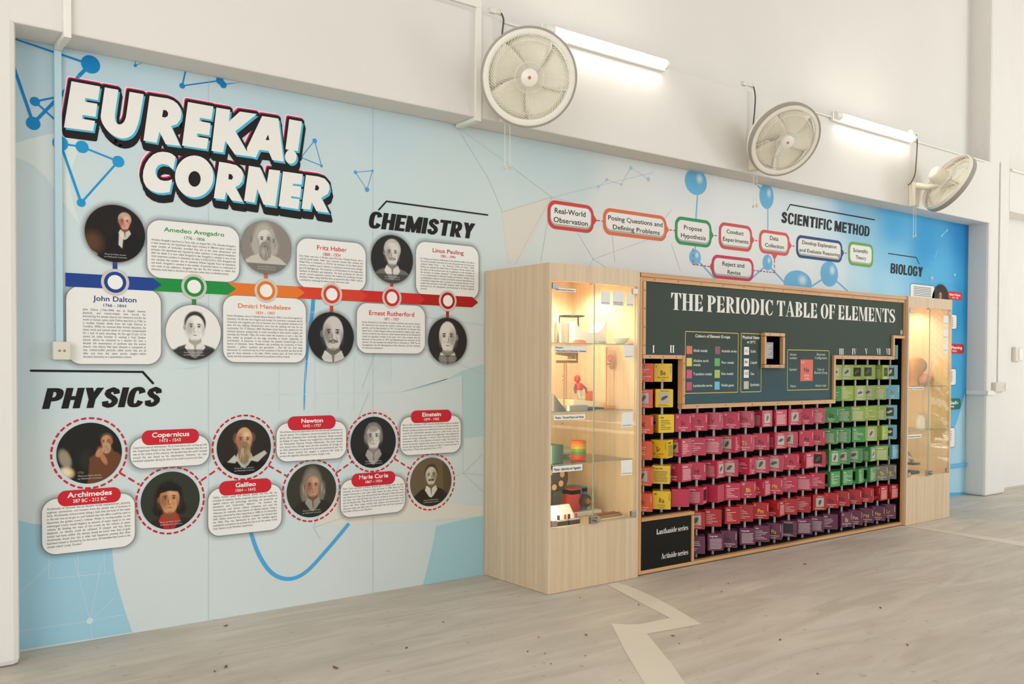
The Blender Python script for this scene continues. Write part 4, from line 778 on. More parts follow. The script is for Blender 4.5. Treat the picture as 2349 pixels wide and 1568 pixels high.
    for lx in lightx:
        d = MB(); d.lathe([(0, -.004), (.035, -.004), (.045, 0)], Matrix.Translation((lx, -.36, ZC-th-.004)), 24); d.build('downlight', LED, t)
        l = bpy.data.lights.new('cabinet_led', 'SPOT'); l.energy = led[0]; l.color = (1, .83, .67); l.spot_size = R(150); l.spot_blend = .6; l.shadow_soft_size = .035
        o = bpy.data.objects.new('cabinet_led', l); COL.objects.link(o); o.location = (lx, -.36, ZC-th-.02)
    return t
gA = (P(1265, 645, CY).x, P(1460, 656, CY).x, (P(1264, 1213, CY).z+P(1456, 1187, CY).z)/2, (P(1265, 643, CY).z+P(1460, 656, CY).z)/2)
zs = [(P(1264.5, 785.7, -.70).z+P(1450, 788.2, -.70).z)/2, (P(1264, 945, -.70).z+P(1450, 938.7, -.70).z)/2, (P(1263, 1066, -.70).z+P(1450, 1051.5, -.70).z)/2]
spA = P(1363, 900, CY).x
Ta = [(['Experimental Chemistry'], (1273,659), (1321,670)), (['Physics -','Measurement and Newtonian Mechanics'], (1271,792.5), (1348.5,808.5)), (['Physics - Thermal Physics and Waves'], (1270.5,952), (1342.5,960.5)), (['Physics - Electricity and Magnetism'], (1268,1069.5), (1336,1078)),
      (['States of Matter'], (1379,667), (1400,699)), (['Balancing','Chemical Equations'], (1406,667), (1431,702)), (['pH Scale'], (1438,671), (1453,702.5)), (['Scale of Universe'], (1432.5,791), (1453.5,821)), (['Light Ray Diagrams'], (1426.5,946), (1452,978.5)), (['Circuit Construction'], (1425,1056), (1450.5,1088))]
cabinet('display_cabinet', 'tall pale wooden display cabinet with glass doors standing left of the periodic table', XA0, XA1, gA, spA, zs, Ta, (4.0, 4.36), (15, 5.0))
zB = [P(2085, 886, -.70).z, P(2083, 990, -.70).z]
spB = P(2131.5, 900, CY).x; gB = (XB0, XB1, (P(2083, 1095, CY).z+P(2175, 1085, CY).z)/2, (P(2085, 703, CY).z+P(2180, 710, CY).z)/2)
Tb = [(['Chemistry'], (2088,713.5), (2101.5,718)), (['Biology: The Human Body'], (2083,888), (2119,893)), (['Environment and Nature'], (2083,997.5), (2114,1003)), (['Cell',''], (2164.5,723), (2175.5,748)), (['Genes',''], (2164,754), (2175,779)), (['Plants',''], (2164,785), (2174.5,809))]
cabinet('display_cabinet', 'tall pale wooden display cabinet with glass doors at the far right end beside the pillar', XB0, XB1, gB, spB, zB, Tb, (8.42, 8.78), (8, 2.4))
# ---------------------------------------------------------------- things on the shelves of the near cabinet
zf = gA[2]
def at(px, y, z):  # a spot on the shelf at height z, depth y, seen at column px
    return P(px, 900, y).x
beak = glass_mat('lab_glass', '#f4f6f4', 2.2)
def lathe_thing(name, label, cat, x, y, z, prof, m, seg=24, group=None):
    mb = MB(); mb.lathe(prof, Matrix.Translation((x, y, z)), seg); return tag(mb.build(name, m, off=(x, y, z), smooth=True), label, cat, group)
z1, z2_, z3_ = zs
Xb = at(1288, -.5, z1)
lathe_thing('beaker', 'clear glass beaker at the left of the top shelf', 'beaker', Xb, -.5, z1+.001, [(0, .0), (.05, 0), (.053, .005), (.053, .135), (.058, .14), (.05, .137), (.05, .006), (0, .006)], beak)
mb = MB(); mb.tube([(Xb-.012, -.5, z1+.01), (Xb-.075, -.53, z1+.235)], .007, 8); tag(mb.build('stirring_rod', mat('#f4ede0', .3), off=(Xb, -.5, z1)), 'white stirring rod leaning in the glass beaker', 'stirring rod')
Xt = at(1311, -.25, z1); t = thing('tripod_stand', 'thin black tripod stand behind the white trough on the top shelf', 'tripod', (Xt, -.25, z1))
mb = MB(); c = [(Xt+.09*math.cos(a), -.25+.09*math.sin(a), z1+.21) for a in (R(20), R(140), R(260))]; mb.tube([(Xt+.09*math.cos(R(15*q)), -.25+.09*math.sin(R(15*q)), z1+.21) for q in range(24)], .005, 6, closed=True); mb.build('ring', black, t)
for p in c:
    mb = MB(); mb.tube([p, (Xt+(p[0]-Xt)*1.15, -.25+(p[1]+.25)*1.15, z1+.001)], .004, 6); mb.build('leg', black, t)
Xg = at(1342, -.45, z1); mb = MB(); n = 14
top = [(-.155, .15), (-.145, .158), (-.135, .15), (-.125, .13), (-.112, .112), (-.095, .098), (-.075, .089), (-.04, .083), (0, .081), (.04, .083), (.075, .089), (.095, .099), (.112, .115), (.125, .135), (.135, .153), (.145, .163), (.155, .158)]
prof = [(Xg+a, -.51, z1+b) for a, b in top]; back = [(Xg+a, -.39, z1+b) for a, b in top]; bot = [(Xg+a*.92, -.51, z1+.001) for a, b in top]; bot2 = [(Xg+a*.92, -.39, z1+.001) for a, b in top]
for i in range(16):
    mb.poly([bot[i], bot[i+1], prof[i+1], prof[i]]); mb.poly([back[i], back[i+1], bot2[i+1], bot2[i]]); mb.poly([prof[i], prof[i+1], back[i+1], back[i]]); mb.poly([bot[i], bot2[i], bot2[i+1], bot[i+1]])
mb.poly([bot[0], prof[0], back[0], bot2[0]]); mb.poly([bot[16], bot2[16], back[16], prof[16]])
tag(mb.build('plastic_trough', mat('#f3ece2', .3), off=(Xg, -.45, z1), bev=.004), 'white plastic trough with upswept ends on the top shelf', 'trough')
Xr = at(1327, -.62, z1); mb = MB(); mb.lathe([(0, 0), (.06, 0), (.055, .018), (.02, .03), (0, .03)], Matrix.Translation((Xr, -.62, z1+.001)) @ Matrix.Diagonal((1.1, .5, 1, 1)), 20)
tag(mb.build('sponge_block', mat('#e98a6a', .6), off=(Xr, -.62, z1), smooth=True), 'salmon coloured rounded block before the white trough', 'block')
Xp = at(1372, -.5, z1); lathe_thing('petri_dish', 'clear petri dish on the top shelf beside the white trough', 'dish', Xp, -.5, z1+.001, [(0, 0), (.06, 0), (.06, .02), (.056, .02), (.056, .004), (0, .004)], beak)
Xe = 4.515; lathe_thing('evaporating_dish', 'shallow white evaporating dish at the right of the top shelf', 'dish', Xe, -.645, z1+.001, [(0, 0), (.025, 0), (.045, .015), (.062, .042), (.058, .044), (.04, .02), (0, .01)], mat('#ece4d4', .25))
# second shelf
Xs = at(1284, -.4, z2_)+.09; t = thing('clamp_stand', 'brown clamp on thin rods at the left of the second shelf', 'clamp stand', (Xs, -.4, z2_)); br = mat('#8e6a44', .45)
mb = MB(); mb.box(Xs-.13, Xs+.1, -.46, -.3, z2_+.001, z2_+.02); mb.build('base', mat('#8c7a62', .5), t, bev=.003)
for k in (-.05, -.03):
    mb = MB(); mb.tube([(Xs+k, -.4, z2_+.02), (Xs+k, -.4, z2_+.34)], .005, 8); mb.build('rod', mat('#b08a5a', .4), t)
mb = MB(); mb.tube([(Xs-.12, -.4, z2_+.335), (Xs+.07, -.4, z2_+.335), (Xs+.07, -.4, z2_+.42), (Xs+.02, -.4, z2_+.42)], .01, 6); mb.box(Xs+.0, Xs+.04, -.42, -.38, z2_+.355, z2_+.425); mb.build('clamp', br, t)
mb = MB(); mb.tube([(Xs-.12, -.4, z2_+.4), (Xs+.0, -.4, z2_+.39)], .016, 8); mb.build('clamp_screw', br, t)
Xd = at(1329, -.35, z2_); t = thing('toy_figure', 'small red and white toy figure standing on the second shelf', 'toy', (Xd, -.35, z2_+.07)); zz = z2_+.07; rd = mat('#d3352c', .35)
mb = MB(); mb.lathe([(0, .17), (.015, .165), (.023, .15), (.023, .13), (.012, .118), (0, .115)], Matrix.Translation((Xd-.02, -.35, zz+.0)), 16); mb.build('head', rd, t, smooth=True)
mb = MB(); mb.lathe([(.008, .116), (.03, .108), (.036, .08), (.03, .062)], Matrix.Translation((Xd-.006, -.35, zz)), 14); mb.build('torso', rd, t, smooth=True)
for k in (-1, 1):
    mb = MB(); mb.tube([(Xd+.008*k, -.35, zz+.066), (Xd+.012*k+.01, -.35, zz+.02), (Xd+.014*k+.02, -.36, zz+.001)], .012, 8, radii=[.014, .011, .012]); mb.build('leg', mat('#d9d5cc', .35), t, smooth=True)
    mb = MB(); mb.tube([(Xd+.03*k-.006, -.35, zz+.1), (Xd+.055*k, -.36, zz+.07), (Xd+.052*k, -.37, zz+.04)], .008, 8); mb.build('arm', mat('#6b5a48', .4), t, smooth=True)
Xw = at(1340, -.42, z2_); mb = MB(); mb.add([(Xw-.17, -.5, z2_+.001), (Xw+.15, -.5, z2_+.001), (Xw+.15, -.28, z2_+.001), (Xw-.17, -.28, z2_+.001), (Xw-.17, -.5, z2_+.07), (Xw+.15, -.5, z2_+.045), (Xw+.15, -.28, z2_+.045), (Xw-.17, -.28, z2_+.07)], [(0,3,2,1),(4,5,6,7),(0,1,5,4),(1,2,6,5),(2,3,7,6),(3,0,4,7)])
tag(mb.build('ramp_block', mat('#eadbb4', .5), off=(Xw, -.4, z2_), bev=.003), 'long cream sloping block in the middle of the second shelf', 'block')
Xq = at(1391, -.52, z2_); YQ = -.52; t = thing('spring_stand', 'thin upright rod on an orange foot with a pink ball on the second shelf', 'stand', (Xq, YQ, z2_))
mb = MB(); mb.box(Xq-.055, Xq+.055, YQ-.04, YQ+.04, z2_+.001, z2_+.022); mb.build('base', mat('#e8952f', .4), t, bev=.003)
mb = MB(); mb.tube([(Xq, YQ, z2_+.02), (Xq, YQ, z1-.02)], .004, 8); mb.build('rod', mat('#c98a4a', .4), t)
mb = MB(); mb.lathe([(0, .03), (.015, .024), (.02, 0), (.015, -.02), (0, -.027)], Matrix.Translation((Xq+.035, YQ, z2_+.36)), 16); mb.build('ball', mat('#e58a86', .4), t, smooth=True)
mb = MB(); mb.lathe([(0, .03), (.016, .024), (.018, -.02), (0, -.035)], Matrix.Translation((Xq+.05, YQ, z2_+.315)), 16); mb.tube([(Xq, YQ, z2_+.32), (Xq+.05, YQ, z2_+.32)], .005); mb.build('bob', mat('#c0946a', .4), t, smooth=True)
Xk = at(1273, -.6, z2_); mb = MB(); mb.add([(Xk-.06, -.66, z2_+.001), (Xk+.05, -.66, z2_+.001), (Xk-.06, -.66, z2_+.12), (Xk-.06, -.56, z2_+.001), (Xk+.05, -.56, z2_+.001), (Xk-.06, -.56, z2_+.12)], [(0, 1, 2), (3, 5, 4), (0, 3, 4, 1), (1, 4, 5, 2), (2, 5, 3, 0)])
tag(mb.build('triangular_prism', mat('#4d463e', .3), off=(Xk, -.6, z2_)), 'dark triangular prism at the left end of the second shelf', 'prism')
Xc = at(1319, -.64, z2_); tag(box_obj('small_box', (Xc-.085, Xc+.085, -.68, -.6, z2_+.001, z2_+.04), mat('#a89a8c', .3), off=(Xc, -.64, z2_), bev=.004), 'small grey purple box at the front of the second shelf', 'box')
Xo = at(1366, -.3, z2_); tag(box_obj('small_box', (Xo-.03, Xo+.03, -.27, -.22, z2_+.001, z2_+.12), mat('#e5763a', .4), off=(Xo, -.25, z2_), bev=.003), 'small orange box behind the cream block on the second shelf', 'box')
Xh = at(1358, -.64, z2_); t = thing('pliers', 'dark pliers lying at the front of the second shelf', 'pliers', (Xh, -.64, z2_)); dk = mat('#3a3532', .4)
for k in (-1, 1):
    mb = MB(); mb.tube([(Xh-.1, -.64+.03*k, z2_+.012), (Xh-.03, -.64+.03*k, z2_+.014), (Xh+.03, -.64+.01*k, z2_+.014), (Xh+.11, -.64-.004*k, z2_+.012)], .011, 8, radii=[.01, .012, .011, .006]); mb.build('handle', dk, t, smooth=True)
# third shelf
Xv = at(1271, -.6, z3_); tag(box_obj('dark_box', (Xv-.07, Xv+.035, -.66, -.5, z3_+.001, z3_+.125), mat('#33453a', .4), off=(Xv, -.58, z3_), bev=.003), 'dark green box at the left of the third shelf', 'box')
Xy = at(1300, -.4, z3_); mb = MB(); mb.tube([(Xy-.13, -.3, z3_+.036), (Xy+.1, -.3, z3_+.036)], .035, 20); mb.tube([(Xy+.1, -.3, z3_+.036), (Xy+.11, -.3, z3_+.036)], .028, 20)
tag(mb.build('metal_cylinder', mat('#cbc4b6', .25, .6), off=(Xy, -.3, z3_), smooth=True), 'silver cylinder lying on the third shelf', 'cylinder')
Xl = at(1328, -.55, z3_); t = thing('coil_spring', 'rainbow coloured coil spring toy on the third shelf', 'spring toy', (Xl, -.55, z3_))
for k, c in enumerate(('#dc4a34', '#e0563a', '#4e9a44', '#7fae3e', '#e3b23a', '#e6973a', '#e06f38')):
    mb = MB()
    for q in range(3): zz = z3_+.008+(k*3+q)*.0062; mb.tube([(Xl+.05*math.cos(a*.3927), -.55+.05*math.sin(a*.3927), zz) for a in range(16)], .0034, 6, closed=True)
    mb.build('coil', mat(c, .3), t, smooth=True)
# cabinet floor
Xf = at(1277, -.5, zf)+.06; t = thing('wheel_apparatus', 'black disc with round holes on an upright at the left of the cabinet floor', 'apparatus', (Xf, -.45, zf))
mb = MB(); Mw = Matrix.Translation((Xf-.03, -.45, zf+.29)) @ Matrix.Rotation(R(90), 4, 'X'); mb.lathe([(0, .006), (.115, .006), (.12, 0), (.115, -.006), (0, -.006)], Mw, 40); w_ = mb.build('disc', mat('#3b352c', .4), t, smooth=True)
mb = MB()
for a in (20, 80, 140, 200, 260, 320): mb.lathe([(0, .0075), (.022, .0075)], Mw @ Matrix.Translation((.065*math.cos(R(a)), .065*math.sin(R(a)), 0)), 20)
mb.build('disc_hole', mat('#b98d5e', .5), w_)
mb = MB(); mb.box(Xf-.06, Xf+.02, -.47, -.43, zf+.001, zf+.2); mb.build('upright', mat('#3b352c', .4), t, bev=.004)
Xm = at(1325, -.4, zf); t = thing('motor_model', 'model electric motor with red and blue magnet on a white base', 'motor model', (Xm, -.35, zf))
mb = MB(); mb.box(Xm-.14, Xm+.18, -.47, -.25, zf+.001, zf+.035); mb.build('base', mat('#e6dccb', .4), t, bev=.005)
mb = MB(); mb.box(Xm-.1, Xm-.01, -.45, -.3, zf+.036, zf+.19); mb.box(Xm-.1, Xm+.0, -.45, -.3, zf+.16, zf+.2); mb.build('red_magnet', mat('#c23a30', .35), t)
mb = MB(); mb.box(Xm+.035, Xm+.09, -.41, -.27, zf+.036, zf+.19); mb.box(Xm+.0, Xm+.09, -.41, -.27, zf+.165, zf+.2); mb.build('blue_magnet', mat('#2f7fae', .35), t)
mb = MB(); mb.tube([(Xm+.02, -.48, zf+.11), (Xm+.02, -.28, zf+.11)], .045, 16); mb.build('armature', mat('#3e2f26', .4), t, smooth=True)
mb = MB(); mb.tube([(Xm+.02, -.48, zf+.11), (Xm+.07, -.52, zf+.1)], .008, 8); mb.tube([(Xm+.02, -.5, zf+.11), (Xm+.02, -.48, zf+.11)], .02, 12); mb.build('shaft', mat('#c08a3a', .3, .8), t, smooth=True)
for i, (px, lab) in enumerate(((1277, 'white panel meter at the left front of the cabinet floor'), (1301, 'white panel meter beside the first one, before the motor model'))):
    Xn = at(px, -.6, zf); t = thing('panel_meter', lab, 'meter', (Xn, -.6, zf), 'panel meters on the cabinet floor')
    mb = MB(); mb.box(Xn-.055, Xn+.055, -.68, -.54, zf+.001, zf+.03); mb.build('base', mat('#37332d', .4), t, bev=.003)
    mb = MB(); mb.add([(Xn-.05, -.64, zf+.03), (Xn+.05, -.64, zf+.03), (Xn+.05, -.57, zf+.12), (Xn-.05, -.57, zf+.12), (Xn-.05, -.55, zf+.03), (Xn+.05, -.55, zf+.03), (Xn+.05, -.55, zf+.12), (Xn-.05, -.55, zf+.12)], [(0,1,2,3),(4,7,6,5),(0,4,5,1),(3,2,6,7),(0,3,7,4),(1,5,6,2)]); mb.build('dial', mat('#e7e2d6', .35), t)
    mb = MB(); mb.box(Xn-.05, Xn+.05, -.675, -.645, zf+.03, zf+.04); mb.build('terminal_strip', mat('#e3d8c6', .4), t)
    for k, c in ((-.03, '#35302b'), (.03, '#b8382f')):
        mb = MB(); mb.tube([(Xn+k, -.66, zf+.04), (Xn+k, -.66, zf+.07)], .009, 10); mb.build('terminal', mat(c, .35), t)
Xa = at(1390, -.6, zf); t = thing('ruler_tray', 'bundle of brown wooden strips on a pale tray on the cabinet floor', 'tray', (Xa, -.6, zf))
mb = MB(); mb.box(Xa-.13, Xa+.13, -.68, -.54, zf+.001, zf+.012); mb.build('tray', mat('#d8ccb4', .4), t, bev=.004)
for k in range(5):
    mb = MB(); mb.box(Xa-.12+.01*k, Xa+.1, -.665+.022*k, -.65+.022*k, zf+.013, zf+.03+.006*(k % 2)); mb.build('wooden_strip', mat(('#b0783c', '#8e5a2a', '#c08a4a')[k % 3], .5), t)
# far cabinet
zb0, zb1 = zB; Xb2 = P(2094, 900, -.5).x
t = thing('torso_model', 'tan torso model at the left of the far cabinet upper shelf', 'model', (Xb2, -.5, zb0)); mb = MB(); mb.lathe([(0, .001), (.05, .001), (.045, .07), (.09, .13), (.11, .2), (.1, .26), (.05, .29), (0, .295)], Matrix.Translation((Xb2, -.5, zb0)), 20); mb.build('body', mat('#c08a5c', .45), t, smooth=True)
mb = MB(); mb.lathe([(0, 0), (.07, 0), (.075, .03), (.06, .05), (0, .06)], Matrix.Translation((Xb2+.1, -.5, zb0+.2)) @ Matrix.Rotation(R(90), 4, 'Y'), 18); mb.build('lens', mat('#8a8f7a', .3), t, smooth=True)
Xb3 = P(2113, 900, -.5).x; t = thing('brain_model', 'pink brain model on the far cabinet upper shelf', 'model', (Xb3, -.5, zb0))
for k in (-1, 1):
    mb = MB(); pts = []
    for i in range(9):
        a = i/8*math.pi; pts.append((max(.001, .085*math.sin(a)), -.07*math.cos(a)))
    mb.lathe(pts, Matrix.Translation((Xb3+.055*k, -.5, zb0+.072)) @ Matrix.Diagonal((.8, 1, 1, 1)), 18); mb.build('hemisphere', mat('#dd9a80', .45, bump=.6, bscale=40), t, smooth=True)
Xb4 = P(2090, 1000, -.55).x; t = thing('microscope', 'dark microscope at the left of the far cabinet lower space', 'microscope', (Xb4, -.5, zb1)); zz = zb1
zz = gB[2]
mb = MB(); mb.box(Xb4-.06, Xb4+.08, -.6, -.42, zz+.001, zz+.03); mb.build('base', black, t, bev=.005)
mb = MB(); mb.tube([(Xb4-.04, -.45, zz+.03), (Xb4-.06, -.42, zz+.16), (Xb4-.02, -.46, zz+.26)], .022, 10); mb.build('arm', mat('#3d3a36', .4), t, smooth=True)
mb = MB(); mb.tube([(Xb4+.04, -.55, zz+.12), (Xb4-.05, -.42, zz+.36)], .02, 12); mb.build('eyepiece_tube', mat('#6a655d', .3, .5), t, smooth=True)
mb = MB(); mb.box(Xb4-.02, Xb4+.09, -.6, -.47, zz+.09, zz+.105); mb.build('stage', black, t)
Xb5 = P(2110, 985, -.5).x; lathe_thing('specimen_jar', 'small pale jar on the far cabinet middle shelf', 'jar', Xb5, -.5, zb1+.001, [(0, 0), (.05, 0), (.05, .1), (.035, .12), (.035, .135), (0, .135)], mat('#d9d2c2', .3))
# ---------------------------------------------------------------- periodic table display
BYF = -0.70; BYB = -0.30
bx0, bx1 = P(1466.5, 900, BYF).x, P(2081, 900, BYF).x; bx0 = max(bx0, XA1+.004); bx1 = min(bx1, XB0-.004)
bz0 = (P(1463, 1320, BYF).z+P(2077, 1203, BYF).z)/2; bz1 = (P(1472, 629, BYF).z+P(2083, 677, BYF).z)/2
bz0 = max(.012, bz0)
table = thing('periodic_table_display', 'wide wooden framed periodic table display with green board between the two cabinets', 'display stand', ((bx0+bx1)/2, -.5, 0))
gx = lambda px, py=860: P(px, py, BYF).x
gz = lambda px, py: P(px, py, BYF).z
zstepL = gz(1520, 813.5); zstepR = gz(1975, 815); zstep0 = gz(2065, 769); zbot = (gz(1570, 929)+gz(1905, 914))/2
xL = gx(1570); xR = gx(1911); x0c = gx(2050)
blackboard = mat('#12110d', .7, spec=.1); 
mb = MB(); mb.box(bx0, bx1, BYB, BYB+.02, bz0, bz1); mb.build('back_panel', blackboard, table)
mb = MB(); mb.box(bx0+.02, bx1-.02, BYF+.02, BYB, bz0, bz0+.018); mb.build('inner_floor', mat('#2b2a27', .5), table)
fw_ = .03
SN = [0]
def strip(name, x0, x1, z0, z1, y0=BYF, y1=None, parent=table, m=None, screws=0):
    SN[0] += 1; e_ = SN[0]*.00025; y0 -= e_; x0 += e_*.4; x1 -= e_*.4; z0 += e_*.4; z1 -= e_*.4
    mb = MB(); mb.box(x0, x1, y0, y1 if y1 is not None else y0+.045, z0, z1)
    for k in range(screws):
        f = (k+.5)/screws
        if x1-x0 > z1-z0: cx, cz = x0+(x1-x0)*f, (z0+z1)/2
        else: cx, cz = (x0+x1)/2, z0+(z1-z0)*f
        disc(mb, cx, cz, .005, y0-.0007, 1, 10)
    return mb.build(name, [m or (pine2 if x1-x0 > z1-z0 else pine), black], parent, bev=.0015)
strip('frame_top', bx0, bx1, bz1-.03, bz1, BYF-.012, BYB)
strip('frame_strip', bx0+.02, bx1, bz1-.06, bz1-.03, screws=14)
strip('frame_side', bx0, bx0+.028, bz0, bz1-.03, BYF, BYF+.022)
strip('frame_side', bx1-.02, bx1, bz0, bz1-.03, BYF, BYF+.022)
strip('inner_side', bx0+.004, bx0+.024, bz0, bz1-.03, BYF+.022, BYB, m=blackboard)
strip('inner_side', bx1-.018, bx1-.004, bz0, bz1-.03, BYF+.022, BYB, m=blackboard)
strip('frame_strip', bx0+.028, bx0+.058, zstepL, bz1-.06, BYF-.004, screws=4)
strip('frame_bottom', bx0, bx1, bz0-.004, bz0+.022)
strip('frame_strip', bx0+.028, xL-.03, zstepL-.03, zstepL, BYF-.006, BYF+.04, screws=3)
strip('frame_strip', xL-.03, xL, zbot, zstepL, BYF-.006, BYF+.04, screws=3)
strip('frame_strip', xL-.03, xR+.03, zbot-.035, zbot, BYF-.006, BYF+.04, screws=6)
strip('frame_strip', xR, xR+.03, zbot, zstepR, BYF-.006, BYF+.04)
strip('frame_strip', xR, x0c+.0, zstepR-.035, zstepR, BYF-.006, BYF+.04, screws=4)
strip('frame_strip', x0c-.03, x0c, zstepR, zstep0, BYF-.006, BYF+.04)
strip('frame_strip', x0c-.03, bx1-.02, zstep0-.03, zstep0, BYF-.006, BYF+.04)
wx0, wx1, wz0, wz1 = gx(1749), gx(1794.5), gz(1771, 843), gz(1771, 764)
# green board with the window cut out
bd = [(bx0+.02, zstepL-.01), (xL-.01, zstepL-.01), (xL-.01, zbot-.01), (xR+.01, zbot-.01), (xR+.01, zstepR-.01), (x0c-.01, zstepR-.01), (x0c-.01, zstep0-.01), (bx1-.02, zstep0-.01), (bx1-.02, bz1-.04), (bx0+.02, bz1-.04)]
def greenm():
    m = bpy.data.materials.new('green_board'); m.use_nodes = True; nt = m.node_tree; b = nt.nodes['Principled BSDF']
    tc = nt.nodes.new('ShaderNodeTexCoord'); sp = nt.nodes.new('ShaderNodeSeparateXYZ'); mr = nt.nodes.new('ShaderNodeMapRange'); cr = nt.nodes.new('ShaderNodeValToRGB')
    nt.links.new(tc.outputs['Object'], sp.inputs[0]); nt.links.new(sp.outputs['Z'], mr.inputs[0]); mr.inputs[1].default_value = zbot; mr.inputs[2].default_value = bz1
    e = cr.color_ramp.elements; e[0].color = (*lin('#34525c'), 1); e[1].color = (*lin('#364237'), 1); e[0].position = .0; e[1].position = .5
    nt.links.new(mr.outputs[0], cr.inputs[0]); nt.links.new(cr.outputs[0], b.inputs['Base Color']); b.inputs['Roughness'].default_value = .6; b.inputs['Specular IOR Level'].default_value = .25; return m
gb = MB(); YB_ = BYF+.012
mid = [(xL-.01, zbot-.01), (wx0, zbot-.01), (wx0, bz1-.04), (xL-.01, bz1-.04)]
for r_ in ([(bx0+.02, zstepL-.01), (xL-.01, bz1-.04)], [(xL-.01, zbot-.01), (wx0, bz1-.04)], [(wx0, zbot-.01), (wx1, wz0)], [(wx0, wz1), (wx1, bz1-.04)], [(wx1, zbot-.01), (xR+.01, bz1-.04)], [(xR+.01, zstepR-.01), (x0c-.01, bz1-.04)], [(x0c-.01, zstep0-.01), (bx1-.02, bz1-.04)]):
    gb.box(r_[0][0], r_[1][0], YB_, YB_+.012, r_[0][1], r_[1][1])
board = gb.build('green_board', greenm(), table)
for nm, (a, b, c, d) in (('window_frame', (wx0-.004, wx1+.004, wz1-.026, wz1+.004)), ('window_frame', (wx0-.004, wx1+.004, wz0-.004, wz0+.026)), ('window_frame', (wx0-.004, wx0+.022, wz0+.026, wz1-.026)), ('window_frame', (wx1-.024, wx1+.004, wz0+.026, wz1-.026))):
    strip(nm, a, b, c, d, BYF-.018, BYF+.012, screws=2 if b-a > d-c else 0)
strip('window_back', wx0, wx1, wz0, wz1, BYF+.16, BYF+.17, m=blackboard)
# lower left panel
px1 = gx(1588.5); pz1 = (gz(1468, 1196)+gz(1588, 1182))/2
strip('lower_panel', bx0+.028, px1, bz0+.022, pz1, BYF+.006, BYF+.02, m=mat('#161712', .5, spec=.12))
strip('frame_strip', bx0+.028, px1+.03, pz1, pz1+.03); strip('frame_strip', px1, px1+.03, bz0+.022, pz1); strip('ledge', bx0+.028, px1+.03, pz1+.008, pz1+.03, BYF+.045, BYB, m=mat('#2b2a27', .5))
